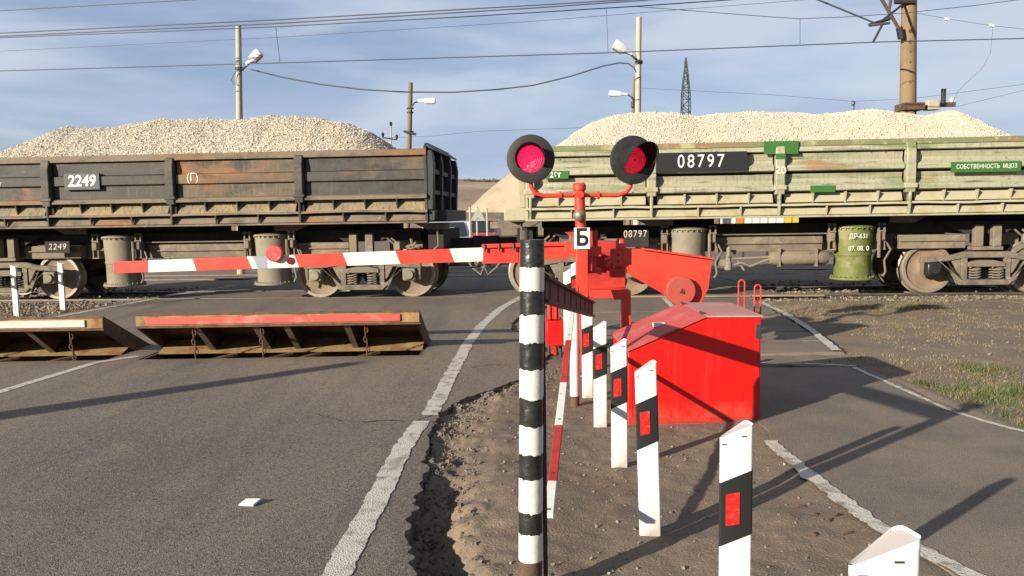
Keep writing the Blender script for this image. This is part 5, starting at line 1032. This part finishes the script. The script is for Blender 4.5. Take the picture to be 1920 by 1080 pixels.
# scrap of paper on the lane
q = G(468, 947); m = MB(); m.add([(q[0] - .055, q[1] - .02, .004), (q[0] + .03, q[1] - .03, .003), (q[0] + .06, q[1] + .02, .022), (q[0] - .03, q[1] + .035, .016), (q[0] - .055, q[1] - .02, .012), (q[0] + .03, q[1] - .03, .014), (q[0] + .055, q[1] + .02, .03), (q[0] - .03, q[1] + .035, .026)], [(0, 1, 2, 3), (7, 6, 5, 4), (0, 4, 5, 1), (1, 5, 6, 2), (2, 6, 7, 3), (3, 7, 4, 0)])
tag(m.build('paper_scrap', PAPER), 'small white crumpled paper packet lying on the asphalt', 'litter')

# ------------------------------------------------------------------ loose stones and grass
def scatter(name, n, xf, yf, r0, r1, mat, label, cat, dens=None, zf=gz, off=.0):
    x = xf(n); y = yf(n)
    k = np.ones(n, bool) if dens is None else RNG.random(n) < dens(x, y)
    x, y = x[k], y[k]; r = r0 + (r1 - r0) * RNG.random(len(x)) ** 3; z = zf(x, y) + r * .25 + off
    V, Fc = stones(np.stack([x, y, z], 1), r); o = raw(name, V, Fc, mat, 'stuff'); tag(o, label, cat); return o
U_ = lambda a, b: (lambda n: RNG.uniform(a, b, n))
def onverge(x, y): d = x - xR(y); return ((d > .02) & ~((x > 1.72) & (x < 3.7) & (y < 8.2)) & ~((x > .75) & (x < 4.4) & (y > 8.9))).astype(float)
scatter('verge_pebbles', 2200, U_(-.7, 1.85), U_(2.4, 8.9), .0015, .011, PEB, 'small pebbles strewn over the dirt beside the guide posts', 'pebbles', onverge)
scatter('verge_gravel', 3000, U_(1.6, 9.5), U_(5.5, 15.2), .003, .016, PEB, 'pale gravel strewn over the grass verge at the right', 'gravel', lambda x, y: onverge(x, y) * (.25 + .9 * (vn(x * 1.1, y * 1.1, 4) > .02)))
def edge_d(x, y): d = x - xR(y); return np.exp(-(np.abs(d - .1) / .16) ** 2) * (.3 + .7 * (vn(x * 7, y * 7, 6) > -.05)) * (d > -.01)
scatter('asphalt_crumbs', 30000, U_(-.75, .6), U_(2.6, 8.3), .002, .015, CRUMB, 'dark crumbs broken off along the ragged asphalt edge', 'asphalt crumbs', edge_d)
def ball_x(n): return RNG.uniform(-14, 13, n)
def ball_zone(x, y): t_ = y - (15.8 - .0808 * x); rd = (x > xL(y)) & (x < xR(y)); return ((t_ > -1.1) & (t_ < 2.8) & ~rd).astype(float)
scatter('track_ballast', 22000, ball_x, U_(13.6, 19.4), .01, .036, BALL, 'grey ballast stones around the rails', 'ballast', ball_zone)
scatter('roadside_rubble', 5000, U_(-13, -7.3), U_(10.5, 16), .006, .04, PEB, 'loose stones on the ground left of the road', 'rubble', lambda x, y: (x < xL(y) - .05).astype(float))
def blades(name, n, xf, yf, dens, h0, h1, w, mat, label):
    x, y = xf(n), yf(n); k = RNG.random(n) < dens(x, y); x, y = x[k], y[k]; n = len(x); z = gz(x, y) - .005; h = RNG.uniform(h0, h1, n); a = RNG.uniform(0, 2 * np.pi, n); l = RNG.uniform(.15, 1.1, n) * h; b = RNG.uniform(0, 2 * np.pi, n); ww = w * RNG.uniform(.6, 1.4, n)
    p = np.stack([x, y, z], 1); s = np.stack([np.cos(a) * ww, np.sin(a) * ww, 0 * x], 1); mid = p + np.stack([np.cos(b) * l * .35, np.sin(b) * l * .35, h * .6], 1); tip = p + np.stack([np.cos(b) * l, np.sin(b) * l, h], 1)
    V = np.concatenate([p - s, p + s, mid + s * .7, mid - s * .7, tip]); i = np.arange(n); Fc = np.concatenate([np.stack([i, i + n, i + 2 * n], 1), np.stack([i, i + 2 * n, i + 3 * n], 1), np.stack([i + 3 * n, i + 2 * n, i + 4 * n], 1)])
    o = raw(name, V, Fc, mat, 'stuff'); tag(o, label, 'grass'); return o
def dryd(x, y): return onverge(x, y) * (x > 3.62 + .25 * vn(y * 2, y * 0, 5)) * np.clip((fbm(x, y, .75, 4, 14) + .17) * 2.6, 0, 1) * np.clip((vn(x * 6, y * 6, 3) + .12) * 5, .12, 1)
blades('dry_grass', 170000, U_(3.5, 12), U_(4.8, 15.0), dryd, .008, .04, .0024, DRYG, 'short dry yellow grass on the verge right of the path')
tq = [(G(1875, 735), .42, .3), (G(1840, 690), .16, .2), (G(1715, 718), .12, .14), (G(1690, 578), .55, .4), (G(1905, 790), .3, .25), (G(1560, 640), .25, .15)]
def grnd(x, y):
    d = 0 * x
    for c, rx, ry_ in tq: d = d + np.exp(-(((x - c[0]) / rx) ** 2 + ((y - c[1]) / ry_) ** 2))
    return onverge(x, y) * np.clip(d * 1.1 + .05 * (fbm(x, y, .9, 3, 77) > .3), 0, 1)
_pick = RNG.choice(len(tq), 10000, p=[.42, .10, .08, .2, .14, .06]); _gx = np.array([tq[i][0][0] + RNG.normal() * tq[i][1] * .8 for i in _pick]); _gy = np.array([tq[i][0][1] + RNG.normal() * tq[i][2] * .8 for i in _pick])
blades('green_grass', 10000, lambda n: _gx, lambda n: _gy, lambda x, y: onverge(x, y) * (x > 3.72) * np.clip((vn(x * 9, y * 9, 8) + .25) * 3, .05, .8), .015, .075, .0028, GREENG, 'green grass tufts growing in the dry verge at the right')
blades('weeds', 6000, U_(-13, -7.6), U_(11, 15.2), lambda x, y: (x < xL(y) - .15) * np.clip((fbm(x, y, .9, 3, 5) + .1) * 2.5, 0, 1), .03, .1, .005, DRYG, 'sparse dry weeds on the stony ground left of the road')
# twigs and dry clods on the dirt strip
m = MB(); q = [G(1490, 945), G(1555, 975), G(1530, 1000), G(1575, 965), G(1520, 960), G(1580, 998)]
for k, c in enumerate(q): a = k * 1.3; z = float(gz(c[0], c[1])); m.tube([(c[0], c[1], z + .006), (c[0] + .03 * math.cos(a), c[1] + .02 * math.sin(a), z + .014), (c[0] + .06 * math.cos(a), c[1] + .03 * math.sin(a), z + .007)], [.006, .008, .003], 6)
tag(m.build('dry_twigs', RUSTY), 'brown twigs and leaf litter on the dirt beside the path line', 'twigs', kind='stuff')
